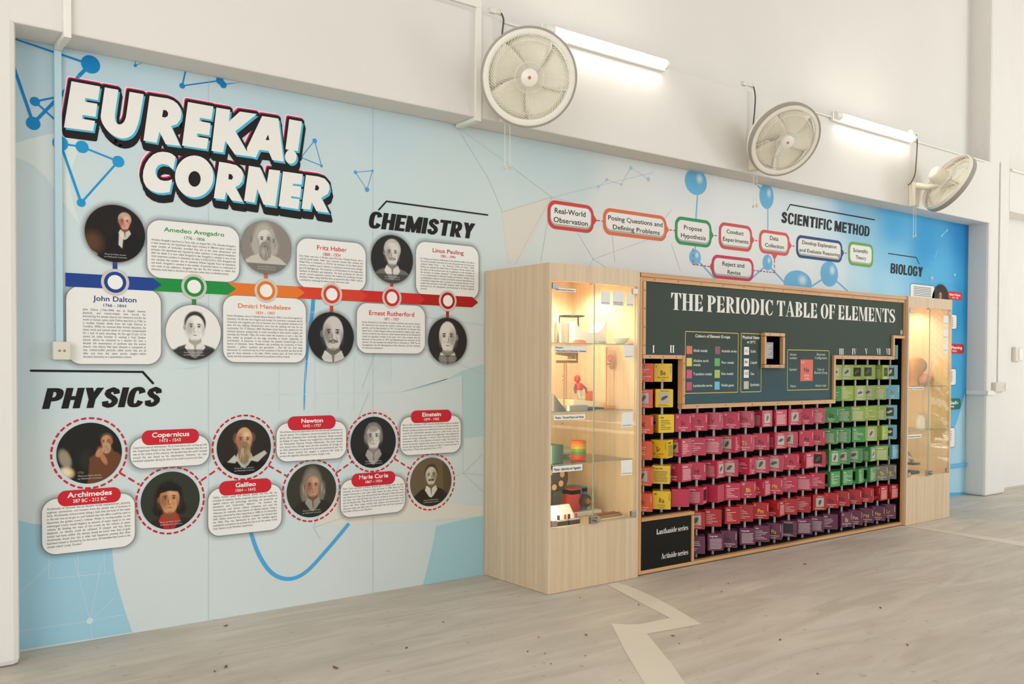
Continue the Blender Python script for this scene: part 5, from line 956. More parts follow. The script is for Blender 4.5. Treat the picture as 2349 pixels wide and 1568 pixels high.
# ---- title in a condensed high-contrast serif, drawn by hand
def didone():
    G = {}; SW, HW = .2, .04
    def rc(a, b, c, d): return [(a, b), (c, b), (c, d), (a, d)]
    def st(x): return [rc(x, 0, x+SW, 1), rc(x-.06, 0, x+SW+.06, HW), rc(x-.06, 1-HW, x+SW+.06, 1)]
    def bowl(cx, cy, rx, ry, a0, a1, sw=SW, n=16):
        out = []
        for k in range(n):
            a, b = R(a0+(a1-a0)*k/n), R(a0+(a1-a0)*(k+1)/n); ix, iy = rx-sw, ry-HW
            out.append([(cx+ix*math.cos(a), cy+iy*math.sin(a)), (cx+rx*math.cos(a), cy+ry*math.sin(a)), (cx+rx*math.cos(b), cy+ry*math.sin(b)), (cx+ix*math.cos(b), cy+iy*math.sin(b))])
        return out
    def tri(*p): return list(p)
    G['I'] = (st(.06), .34)
    G['H'] = (st(.06)+st(.48)+[rc(.2, .48, .5, .52)], .76)
    G['T'] = ([rc(.22, 0, .42, 1), rc(.15, 0, .49, HW), rc(0, 1-HW, .64, 1), tri((0, 1), (0, .68), (.03, .68), (.15, .97)), tri((.64, 1), (.64, .68), (.61, .68), (.49, .97))], .66)
    ee = [tri((.26, HW), (.56, HW), (.56, .32), (.53, .32)), tri((.4, .5), (.47, .66), (.47, .34))]
    G['E'] = (st(.06)+[rc(.2, 0, .56, HW), rc(.2, 1-HW, .54, 1), rc(.2, .48, .44, .52), tri((.54, 1), (.54, .7), (.51, .7), (.4, .97))]+ee, .6)
    G['F'] = (st(.06)+[rc(.2, 1-HW, .54, 1), rc(.2, .48, .44, .52), tri((.54, 1), (.54, .7), (.51, .7), (.4, .97)), ee[1]], .56)
    G['L'] = (st(.06)+[rc(.2, 0, .54, HW), tri((.26, HW), (.54, HW), (.54, .34), (.51, .34))], .57)
    G['P'] = (st(.06)+bowl(.24, .73, .34, .27, -90, 90), .6)
    G['R'] = (st(.06)+bowl(.24, .74, .33, .26, -90, 90)+[[(.28, .5), (.42, .47), (.56, .12), (.64, .04), (.62, 0), (.5, 0), (.4, .1)]], .66)
    G['B'] = (st(.06)+bowl(.24, .755, .31, .245, -90, 90)+bowl(.24, .26, .35, .26, -90, 90), .62)
    G['D'] = (st(.06)+bowl(.24, .5, .4, .5, -90, 90, SW, 20), .68)
    G['O'] = (bowl(.34, .5, .33, .51, 0, 360, SW, 32), .68)
    G['0'] = (bowl(.26, .5, .25, .51, 0, 360, .16, 28), .52)
    G['C'] = (bowl(.34, .5, .33, .51, 48, 312, SW, 26)+[tri((.58, 1), (.58, .66), (.54, .66), (.44, .94)), tri((.6, .3), (.57, .3), (.44, .06), (.52, .1))], .64)
    G['A'] = ([[(.3, 1.02), (.36, 1.02), (.1, 0), (.06, 0)], [(.27, 1.02), (.4, 1.02), (.68, 0), (.46, 0)], rc(.16, .3, .5, .34), rc(-.02, 0, .2, HW), rc(.38, 0, .74, HW)], .72)
    G['M'] = ([rc(.07, 0, .11, 1), rc(0, 0, .2, HW), [(.05, 1), (.26, 1), (.46, .0), (.4, .0)], [(.64, 1), (.6, 1), (.38, 0), (.44, 0)], rc(.6, 0, .8, 1), rc(.54, 0, .86, HW), rc(.6, 1-HW, .86, 1), rc(0, 1-HW, .2, 1)], .88)
    G['N'] = ([rc(.07, 0, .11, 1), rc(0, 0, .2, HW), [(.05, 1), (.27, 1), (.6, 0), (.54, -.02)], rc(.55, 0, .59, 1), rc(.47, 1-HW, .68, 1), rc(0, 1-HW, .2, 1)], .7)
    G['V'] = ([[(.04, 1), (.26, 1), (.4, 0), (.33, -.02)], [(.56, 1), (.6, 1), (.37, -.02), (.33, .0)], rc(-.02, 1-HW, .32, 1), rc(.48, 1-HW, .68, 1)], .66)
    pts = [(.5, .76), (.44, .9), (.3, .965), (.16, .9), (.1, .76), (.16, .62), (.3, .52), (.44, .4), (.5, .25), (.44, .1), (.28, .03), (.12, .09), (.06, .26)]
    wds = [.03, .05, .06, .12, .17, .2, .21, .2, .17, .12, .06, .05, .03]; s = []
    def cr(q, m=5):
        o = []
        for i in range(len(q)-1):
            p0, p1, p2, p3 = q[max(0, i-1)], q[i], q[i+1], q[min(len(q)-1, i+2)]
            for k in range(m):
                t = k/m; o.append(tuple(.5*(2*b+(c-a)*t+(2*a-5*b+4*c-d)*t*t+(3*b-a-3*c+d)*t**3) for a, b, c, d in zip(p0, p1, p2, p3)))
        return o+[q[-1]]
    q3 = cr([(a, b, w) for (a, b), w in zip(pts, wds)]); pts = [(a, b) for a, b, w in q3]; wds = [w for a, b, w in q3]
    nr_ = []
    for i in range(len(pts)):
        (a, b), (c, d) = pts[max(0, i-1)], pts[min(len(pts)-1, i+1)]; L_ = math.hypot(c-a, d-b); nr_.append((-(d-b)/L_*wds[i]/2, (c-a)/L_*wds[i]/2))
    for i in range(len(pts)-1):
        (a, b), (c, d), (e, f), (g, h) = pts[i], pts[i+1], nr_[i], nr_[i+1]; s.append([(a+e, b+f), (a-e, b-f), (c-g, d-h), (c+g, d+h)])
    G['S'] = (s+[tri((.53, 1), (.53, .68), (.5, .68), (.4, .94)), tri((.03, 0), (.03, .34), (.06, .34), (.18, .06))], .58)
    def sl_(x, h): return [rc(x, 0, x+.15, h), rc(x-.04, 0, x+.19, HW), rc(x-.05, h-HW, x+.1, h)]
    arch = lambda x: bowl(x, .4, .2, .27, 0, 180, .1, 12)
    G['n'] = (sl_(.05, .66)+[rc(.33, 0, .48, .45), rc(.29, 0, .52, HW)]+arch(.28), .54); G['h'] = (sl_(.05, 1)+[rc(.33, 0, .48, .45), rc(.29, 0, .52, HW)]+arch(.28), .54)
    G['i'] = (sl_(.05, .66)+[[(.125+.09*math.cos(R(30*k)), .86+.09*math.sin(R(30*k))) for k in range(12)]], .25); G['t'] = ([rc(.1, .05, .25, .86), rc(0, .62, .36, .66), rc(.14, 0, .3, .06), rc(.28, .02, .36, .12)], .37)
    G['d'] = (bowl(.25, .33, .24, .34, 0, 360, .15, 24)+[rc(.33, 0, .48, 1), rc(.33, 0, .54, HW), rc(.26, 1-HW, .4, 1)], .55); G['a'] = (bowl(.2, .18, .19, .2, 0, 360, .13, 20)+[rc(.28, .03, .43, .5), rc(.3, 0, .5, .06)]+bowl(.25, .44, .18, .23, 0, 170, .1, 10), .5)
    G['e'] = (bowl(.24, .33, .23, .35, 0, 318, .15, 24)+[rc(.1, .33, .45, .37)], .48); G['c'] = (bowl(.24, .33, .23, .35, 45, 318, .15, 24)+[[(.36+.07*math.cos(R(30*k)), .53+.07*math.sin(R(30*k))) for k in range(12)]], .46)
    G['r'] = (sl_(.05, .66)+[[(.18, .4), (.24, .62), (.34, .68), (.34, .6), (.25, .52)], [(.34+.075*math.cos(R(30*k)), .57+.075*math.sin(R(30*k))) for k in range(12)]], .41)
    G['s'] = ([[(a*.8, b*.68) for a, b in p] for p in G['S'][0]], .46)
    return G
DG = didone()
yl = YB_-.0012; white = mat('#e8e3da', .5); cream = mat('#d9ddd0', .5)
za = (gz(1539, 712.2)+gz(2052, 737.5))/2; zt_ = (gz(1539, 673.3)+gz(2052, 706.3))/2
mb = MB(); dtext(mb, 'THE PERIODIC TABLE OF ELEMENTS', P(1539, 700, YB_).x, P(2053, 720, YB_).x, za, zt_-za, yl, G=DG); mb.build('board_title', white, board, off=table['_off'])
mb = MB()
for s, px, py, pt in (('I',1499,808.5,791.5),('II',1541.7,808.5,791.5),('III',1930,813,799),('IV',1959,813,799),('V',1987,813,799),('VI',2015,813,799),('VII',2037.5,813,799),('0',2067.5,767.5,756)):
    X, Z = w2(px, py, YB_); h = w2(px, pt, YB_)[1]-Z; wd_ = {'I':.022,'II':.05,'III':.07,'IV':.066,'V':.045,'VI':.066,'VII':.075,'0':.036}[s]; mb = MB(); dtext(mb, s, X-wd_/2, X+wd_/2, max(Z, (zstepL if px < 1600 else zstep0 if px > 2055 else zstepR)+.004), h, yl, G=DG); mb.build('group_numeral', white, board, off=table['_off'])
# legends
yel = mat('#c9b43a', .45)
def frame_rect(mb, a, b, t=.006, r=.012):
    X0, Z1 = w2(*a, YB_); X1, Z0 = w2(*b, YB_); o = rrect(X0, X1, Z0, Z1, r, 4); i = rrect(X0+t, X1-t, Z0+t, Z1-t, max(.002, r-t), 4); n = len(o)
    for k in range(n): l = (k+1) % n; mb.poly([(o[k][0], yl, o[k][1]), (o[l][0], yl, o[l][1]), (i[l][0], yl, i[l][1]), (i[k][0], yl, i[k][1])])
for a, b in (((1571.5,758.7), (1692.6,900)), ((1699.5,763), (1745.7,898.6)), ((1806,801), (1901,893.3))):
    mb = MB(); frame_rect(mb, a, b); mb.build('legend_border', yel, board, off=table['_off'])
SW_ = [('#dd5a3a',(1574.6,792.9),(1587.6,811.6)),('#dcc23a',(1574.6,820.5),(1587,839.6)),('#c83e5c',(1574.6,848),(1587,867.5)),('#b8364a',(1574.3,876),(1586.8,894.8)),('#7a3252',(1640,794),(1651.7,812.3)),('#4fa23e',(1639,821.2),(1651,839.3)),('#9db83e',(1639,848),(1651,866.4)),('#5cb4ce',(1639,874.9),(1650.4,893)),('#e6e3dd',(1706.7,795.2),(1717.9,813.6)),('#e6e3dd',(1706.4,821.7),(1717.5,839.6)),('#e6e3dd',(1706.2,847.7),(1717.3,866)),('#bfb29c',(1706,874),(1717,891.7)),('#d8532f',(1836,824.3),(1864,873.3))]
for c, a, b in SW_:
    X0, Z1 = w2(*a, YB_); X1, Z0 = w2(*b, YB_); mb = MB(); mb.poly([(X0, yl, Z0), (X1, yl, Z0), (X1, yl, Z1), (X0, yl, Z1)]); mb.build('legend_swatch', mat(c, .45), board, off=table['_off'])
mb = MB()
for s, xl, yb, xr, yt, f in [('Colours of Element Groups',1594.8,773,1674.6,766,'b'),('Physical State',1702.8,776,1742,769,'b'),('at 25°C',1713.6,786.4,1733,780.6,'b'),('Alkali metals',1590.2,806.4,1622.4,800,'s'),('Alkaline earth',1590.2,829.7,1625,823.5,'s'),('metals',1590.2,838.9,1606.7,833,'s'),('Transition metals',1590.2,860.3,1632.5,854,'s'),('Lanthanide series',1590,887,1633.6,880.8,'s'),('Actinide series',1655,807.4,1689.5,801.2,'s'),('Poor metals',1655,833.8,1683,827.6,'s'),('Non metals',1654.6,859.5,1681.8,853.3,'s'),('Noble gases',1654.6,886,1683,879.8,'s'),('Solid',1721.7,808.2,1733,802,'s'),('Liquid',1721.5,833.8,1735.8,827.6,'s'),('Gas',1721.2,859.5,1729.7,853.3,'s'),('Synthetic',1720.6,884.8,1742,878.6,'s'),
    ('Atomic',1811.8,815,1826.7,809.5,'r'),('number',1811,823,1828,817.5,'r'),('Electronic',1873.4,815,1893,809.5,'r'),('Configuration',1869.3,822.8,1896.9,817.3,'r'),('Symbol',1811,849.6,1827,844,'r'),('Color of',1874.6,849.6,1890,844,'r'),('Element Group',1868,857,1897.6,851.5,'r'),('Name',1813,887.6,1825.4,882.3,'r'),('Atomic mass',1870,886.4,1895,881,'r')]:
    mb = MB(); TP(mb, s, xl, yb, xr, yt, YB_, .0012, f); mb.build('legend_text', cream, board, off=table['_off'])
mb = MB()
for s, xl, yb, xr, yt in [('C',1709.5,807,1714.5,801),('Br',1708.8,832.5,1715.5,826.8),('Cl',1708.8,859,1715.3,853),('Na',1844,853,1855.8,842)]: 
    mb = MB(); TP(mb, s, xl, yb, xr, yt, YB_, .0024, 's'); mb.build('legend_symbol', mat('#4a2a30', .5), board, off=table['_off'])
mb = MB()
for s, xl, yb, xr, yt in [('11',1837.8,833,1843.5,827.5),('Sodium',1843.2,862.6,1855.3,858),('22.990',1844,870.3,1855,866)]: 
    mb = MB(); TP(mb, s, xl, yb, xr, yt, YB_, .0024, 's'); mb.build('legend_text', white, board, off=table['_off'])
for tx, a, b, c in (('Lanthanide series', 1505.5, 1225.5, 1213.5), ('Actinide series', 1516.5, 1281.5, 1269.5)):
    p = P(a, b, BYF); mb = MB(); dtext(mb, tx, p.x, P(1578, b, BYF).x, p.z, P(a, c, BYF).z-p.z, BYF-.002, .03, .2, DG); mb.build('panel_text', white, table)
# rods
C0, CP = 4.625, .1835
CYC = BYF+.105                     # rod line
def colx(c): return XR1+(c-1)*XRP
XR1 = P(1476, 900, CYC).x; XRP = (P(2041, 900, CYC).x-XR1)/17
ZR = {2: 1.463}
_z2 = P(1520, 854, CYC).z; _zb = P(2045, 1169, CYC).z
rowz = lambda r: _z2-(r-2)*(_z2-_zb)/7
rodm = mat('#b9b2a6', .35, .3)
for c in range(1, 19):
    z0 = bz0+.018 if c > 3 else pz1+.03
    z1_ = zstepL-.03 if c < 3 else (zstepR-.035 if 12 < c < 18 else zstep0-.03 if c == 18 else zbot-.035)
    mb = MB(); mb.tube([(colx(c), CYC, z0), (colx(c), CYC, z1_)], .011, 10); mb.build('rod', rodm, table, smooth=True)
# ---- element cubes: row, column, symbol, number, name, mass, colour key, face in view, turn in degrees
CC = {'k': ('#d9502c', 'orange'), 'e': ('#e3c122', 'yellow'), 't': ('#bf3550', 'crimson'), 'l': ('#b3242c', 'red'), 'a': ('#6b3350', 'purple'), 'p': ('#44904a', 'green'), 'n': ('#93ab40', 'lime green'), 'g': ('#68a9bb', 'light blue'), 'x': ('#75705f', 'grey brown')}
ROWN = {1: 'top row', 2: 'Be row', 3: 'row below Be', 4: 'Ti row', 5: 'Ru row', 6: 'Hf row', 7: 'Ra row', 8: 'Pm row', 9: 'No row'}
D_ = """1 18 He 2 Helium 4.003 g I 0
2 1 Li 3 Lithium 6.941 k U 4|2 2 Be 4 Beryllium 9.012 e S 6|2 13 B 5 Boron 10.811 n I 40|2 14 C 6 Carbon 12.011 n I 27|2 15 N 7 Nitrogen 14.007 n I 10|2 16 O 8 Oxygen 15.999 n I 2|2 17 F 9 Fluorine 18.998 n P -25|2 18 Ne 10 Neon 20.180 g I 0
3 1 Na 11 Sodium 22.990 k I 0|3 2 Mg 12 Magnesium 24.305 e I 15|3 13 Al 13 Aluminium 26.982 p U 30|3 14 Si 14 Silicon 28.086 n U 36|3 15 P 15 Phosphorus 30.974 n I 40|3 16 S 16 Sulfur 32.066 n I 2|3 17 Cl 17 Chlorine 35.453 n P 0|3 18 Ar 18 Argon 39.948 g S 20
4 1 K 19 Potassium 39.098 k S 5|4 2 Ca 20 Calcium 40.078 e U 31|4 3 Sc 21 Scandium 44.956 t S 23|4 4 Ti 22 Titanium 47.88 t S 14|4 5 V 23 Vanadium 50.942 t S -6|4 6 Cr 24 Chromium 51.996 t S 10|4 7 Mn 25 Manganese 54.938 t S -4|4 8 Fe 26 Iron 55.845 t P -38|4 9 Co 27 Cobalt 58.933 t P 46|4 10 Ni 28 Nickel 58.693 t I 40|4 11 Cu 29 Copper 63.546 t S 20|4 12 Zn 30 Zinc 65.39 t P -3|4 13 Ga 31 Gallium 69.732 p S 10|4 14 Ge 32 Germanium 72.61 p P 4|4 15 As 33 Arsenic 74.922 n P 26|4 16 Se 34 Selenium 78.09 n U 27|4 17 Br 35 Bromine 79.904 n P 2|4 18 Kr 36 Krypton 84.80 g I 0
5 1 Rb 37 Rubidium 84.468 k U 0|5 2 Sr 38 Strontium 87.62 e S -20|5 3 Y 39 Yttrium 88.906 t I -36|5 4 Zr 40 Zirconium 91.224 t U 3|5 5 Nb 41 Niobium 92.906 t P -4|5 6 Mo 42 Molybdenum 95.94 t I -18|5 7 Tc 43 Technetium 98.907 t S -6|5 8 Ru 44 Ruthenium 101.07 t S 4|5 9 Rh 45 Rhodium 102.906 t I 44|5 10 Pd 46 Palladium 106.42 t I -4|5 11 Ag 47 Silver 107.868 t S 24|5 12 Cd 48 Cadmium 112.411 t S 3|5 13 In 49 Indium 114.818 p P -8|5 14 Sn 50 Tin 118.71 p P -6|5 15 Sb 51 Antimony 121.760 p U 32|5 16 Te 52 Tellurium 127.6 n I 38|5 17 I 53 Iodine 126.904 n I -24|5 18 Xe 54 Xenon 131.29 g I -4
6 1 Cs 55 Cesium 132.905 k I -5|6 2 Ba 56 Barium 137.327 e P -4|6 3 57-71 57 Lanthanide series t S -34|6 4 Hf 72 Hafnium 178.49 t S 4|6 5 Ta 73 Tantalum 180.948 t P -28|6 6 W 74 Tungsten 183.85 t I 2|6 7 Re 75 Rhenium 186.207 t U -24|6 8 Os 76 Osmium 190.23 t I 4|6 9 Ir 77 Iridium 192.22 t I -4|6 10 Pt 78 Platinum 195.08 t S 16|6 11 Au 79 Gold 196.967 t S -30|6 12 Hg 80 Mercury 200.59 t I 10|6 13 Tl 81 Thallium 204.383 p I 44|6 14 Pb 82 Lead 207.2 p I 2|6 15 Bi 83 Bismuth 208.980 p I -5|6 16 Po 84 Polonium 208.982 p P -22|6 17 At 85 Astatine 209.987 n P 30|6 18 Rn 86 Radon 222.018 g I -28
7 1 Fr 87 Francium 223.020 k S 4|7 2 Ra 88 Radium 226.025 e S 3|7 3 Ac-Lr 89 Actinide series t B 8|7 4 Rf 104 Rutherfordium 261 t P -16|7 5 Db 105 Dubnium 262 t B -24|7 6 Sg 106 Seaborgium 266 t U 24|7 7 Bh 107 Bohrium 264 t S 24|7 8 Hs 108 Hassium 269 t S -22|7 9 Mt 109 Meitnerium 268 t S 0|7 10 Ds 110 Darmstadtium 269 t U 2|7 11 Rg 111 Roentgenium 272 t P 10|7 12 Cn 112 Copernicium 277 t U 6|7 13 Nh 113 Nihonium 284 p I -38|7 14 Fl 114 Flerovium 289 p I -40|7 15 Mc 115 Moscovium 288 p I -20|7 16 Lv 116 Livermorium 293 p I -22|7 17 Ts 117 Tennessine 294 x S 34|7 18 Og 118 Oganesson 294 x S 0
8 4 La 57 Lanthanum 138.906 l I 0|8 5 Ce 58 Cerium 140.115 l U 0|8 6 Pr 59 Praseodymium 140.908 l U 26|8 7 Nd 60 Neodymium 144.24 l U 0|8 8 Pm 61 Promethium 144.913 l S 6|8 9 Sm 62 Samarium 150.36 l S -20|8 10 Eu 63 Europium 151.966 l U 2|8 11 Gd 64 Gadolinium 157.25 l U -3|8 12 Tb 65 Terbium 158.925 l I 30|8 13 Dy 66 Dysprosium 162.50 l S 18|8 14 Ho 67 Holmium 164.930 l S 4|8 15 Er 68 Erbium 167.26 l S 2|8 16 Tm 69 Thulium 168.934 l S -3|8 17 Yb 70 Ytterbium 173.04 l S -28|8 18 Lu 71 Lutetium 174.967 l S -30
9 4 Ac 89 Actinium 227.028 a U 2|9 5 Th 90 Thorium 232.038 a P 22|9 6 Pa 91 Protactinium 231.036 a S 0|9 7 U 92 Uranium 238.029 a P 22|9 8 Np 93 Neptunium 237.048 a U 14|9 9 Pu 94 Plutonium 244.064 a S -4|9 10 Am 95 Americium 243.061 a I 0|9 11 Cm 96 Curium 247.070 a P 16|9 12 Bk 97 Berkelium 247.070 a P 2|9 13 Cf 98 Californium 251.080 a U 10|9 14 Es 99 Einsteinium 254 a S 44|9 15 Fm 100 Fermium 257.095 a S 14|9 16 Md 101 Mendelevium 258.1 a S 6|9 17 No 102 Nobelium 259.101 a S 6|9 18 Lr 103 Lawrencium 262 a S 0"""
ORD = ['', 'first', 'second', 'third', 'fourth', 'fifth', 'sixth', 'seventh', 'eighth', 'ninth', 'tenth', 'eleventh', 'twelfth', 'thirteenth', 'fourteenth', 'fifteenth', 'sixteenth', 'seventeenth', 'eighteenth']
CS = .134; HS = CS/2
SYN = {'Tc', 'Pm', 'Bh', 'Hs', 'Mt', 'Pu', 'Es', 'Fm', 'Md', 'No', 'Lr', 'Ts', 'Og'}
cubebev = {}
def cube_body(key):
    if key not in cubebev:
        bm = bmesh.new(); bmesh.ops.create_cube(bm, size=CS); bmesh.ops.bevel(bm, geom=bm.edges[:], offset=.003, segments=2, affect='EDGES'); me = bpy.data.meshes.new('element_cube'); bm.to_mesh(me); bm.free()
        me.materials.append(mat(CC[key][0], .3)); cubebev[key] = me
    return cubebev[key]
rr_ = random.Random(5)
darkink = mat('#26202a', .45); yink = mat('#e8d02a', .45); blackpic = mat('#15130f', .35); greypic = mat('#b8b4a8', .4); ovalm = mat('#55503f', .35); silv = mat('#c9c6ba', .35)
class Face:
    """collects print for one cube side; side 0 front, 1 right, 3 left"""
    def __init__(s, side): s.M = Matrix.Rotation(R(90*side), 4, 'Z')
    def put(s, mb, src): mb.add([tuple(s.M @ Vector(v)) for v in src.v], src.f, 0)
def face_print(kind, side, d, wtxt, sym, pics, objs):
    fc = Face(side); y = -HS-.0006; sy, no, nm, ms, key = d
    a = MB(); b = MB(); p = MB(); o = MB()
    lt = wtxt if key != 'e' else sym
    if kind == 'S':
        if sy == '57-71': T(a, '57-71', -.05, .028, .02, y, .055, 'b'); T(a, 'Lanthanide', -.05, -.035, .012, y, .075, 'b'); T(a, 'series', -.02, -.054, .011, y, .04, 'b')
        else:
            T(a, no, -.054, .038, .0165, y, None, 's', 0, 0, 'l', .8); T(b, sy, 0, -.018, .034, y, None, 's', 0, 0, 'c', .82)
            T(a, nm, 0, -.04, .0105, y, min(.1, .009*len(nm)), 's', 0, 0, 'c'); T(a, ms, 0, -.058, .0105, y, None, 's', 0, 0, 'c', .9)
            for k in range(6): a.box(.053, .058, y, y+.0002, .045-k*.009, .05-k*.009)
    elif kind in 'UP':
        h = {'U': 'Uses:', 'P': 'Properties:'}[kind]; T(a, h, -.052, .04, .014, y, .03 if kind == 'U' else .066, 'b'); n = 6 if kind == 'U' else 8; r_ = random.Random(no+kind)
        for k in range(n):
            zz = .026-k*(.013 if kind == 'U' else .0105); ww = .03+.07*r_.random() if kind == 'U' else .09+.012*r_.random()
            if zz > -.06: a.box(-.05, -.05+ww, y, y+.0002, zz-.0035, zz)
    elif kind == 'I':
        T(a, nm, 0, .05, .009, y, min(.08, .0075*len(nm)), 's', 0, 0, 'c'); p.box(-.037, .037, y-.0001, y+.0002, -.036, .042)
        r_ = random.Random(nm); ang = r_.random()*1.2; n = 10; pts = []
        for k in range(n):
            t = 2*math.pi*k/n; rad = 1+.35*(r_.random()-.5); u_, v_ = .027*math.cos(t)*rad, (.009+.012*r_.random()*.6)*math.sin(t)*rad; pts.append((u_*math.cos(ang)-v_*math.sin(ang), y-.0006, .003+u_*math.sin(ang)+v_*math.cos(ang)))
        o.poly(pts)
        for k in range(2): a.box(-.045, .02+.02*k, y, y+.0002, -.048-k*.008, -.0455-k*.008)
    for src, dst in ((a, lt), (b, sym), (p, pics), (o, objs)): fc.put(dst, src)
NEXT = {'S': 'UP', 'U': 'IS', 'I': 'PU', 'P': 'SI', 'B': 'BB'}
for line in D_.split('\n'):
    for it in line.split('|'):
        q = it.split(); r0, c0, sy, no, nm, ms, key, kind, turn = int(q[0]), int(q[1]), q[2], q[3], q[4], q[5], q[6], q[7], float(q[8])
        X, Z = colx(c0), rowz(r0); hexc, cname = CC[key]
        phi = math.atan2(X, DIST+CYC)
        ob = bpy.data.objects.new('element_cube', cube_body(key)); COL.objects.link(ob); ob.location = (X, CYC, Z); ob.rotation_euler = (R(rr_.uniform(-.6, .6)), 0, -phi+R(turn))
        if kind == 'S' and sy != '57-71': lab = '%s element cube showing symbol %s and number %s on the periodic table rod' % (cname, sy, no)
        elif sy == '57-71': lab = 'crimson element cube reading 57-71 Lanthanide series'
        else:
            what = {'U': 'showing a uses list', 'P': 'showing a properties list', 'I': 'showing a sample picture', 'B': 'with a plain blank side'}[kind]
            pos = sum(1 for x in '|'.join(D_.split('\n')).split('|') if x.split()[0] == q[0] and int(x.split()[1]) <= c0)
            lab = '%s element cube %s, %s from left in the %s' % (cname, what, ORD[pos], ROWN[r0])
            if r0 == 1: lab = 'light blue element cube showing a sample picture, alone under the numeral 0'
        tag(ob, lab, 'element cube', 'element cubes on the periodic table')
        wt, sm_, pc, oj = MB(), MB(), MB(), MB(); d = (sy, no, nm, ms, key)
        face_print(kind, 0, d, wt, sm_, pc, oj); nx = NEXT[kind]
        if turn > 0: face_print(nx[0], 3, d, wt, sm_, pc, oj)
        if turn < 0: face_print(nx[1], 1, d, wt, sm_, pc, oj)
        gas = key == 'g'; darkpic = gas or (r0 in (7, 9)) or (key == 'n' and c0 > 14 and r0 == 2) or sy in ('Hg', 'H')
        for nm2, m_, mm in (('face_text', wt, mat('#e9dcd8', .45)), ('symbol_text', sm_, yink if sy in SYN else (mat('#b9435a', .4) if sy in ('Br', 'Cl', 'Ar') else darkink)), ('picture', pc, blackpic if darkpic else greypic), ('picture_sample', oj, (silv if gas else ovalm) if r0 < 7 or key == 'l' else blackpic)):
            if m_.v:
                o = m_.build(nm2, mm, ob, local=True, off=(0, 0, 0))
# hydrogen in the little window
hx, hz = (wx0+wx1)/2-.05, (wz0+wz1)/2
ob = bpy.data.objects.new('element_cube', bpy.data.meshes.new('element_cube')); bm = bmesh.new(); bmesh.ops.create_cube(bm, size=CS); bm.to_mesh(ob.data); bm.free(); ob.data.materials.append(mat('#8d8488', .4)); COL.objects.link(ob)
ob.location = (hx, BYF+.075, hz); ob.rotation_euler = (0, 0, 0); tag(ob, 'grey element cube inside the small framed window of the green board', 'element cube')
mb = MB()
for k in range(7): mb.box(-.055, .045-.02*(k % 3), -HS-.0008, -HS-.0004, .04-k*.015, .044-k*.015)
mb.build('face_text', mat('#d6d0cf', .45), ob, local=True, off=(0, 0, 0))
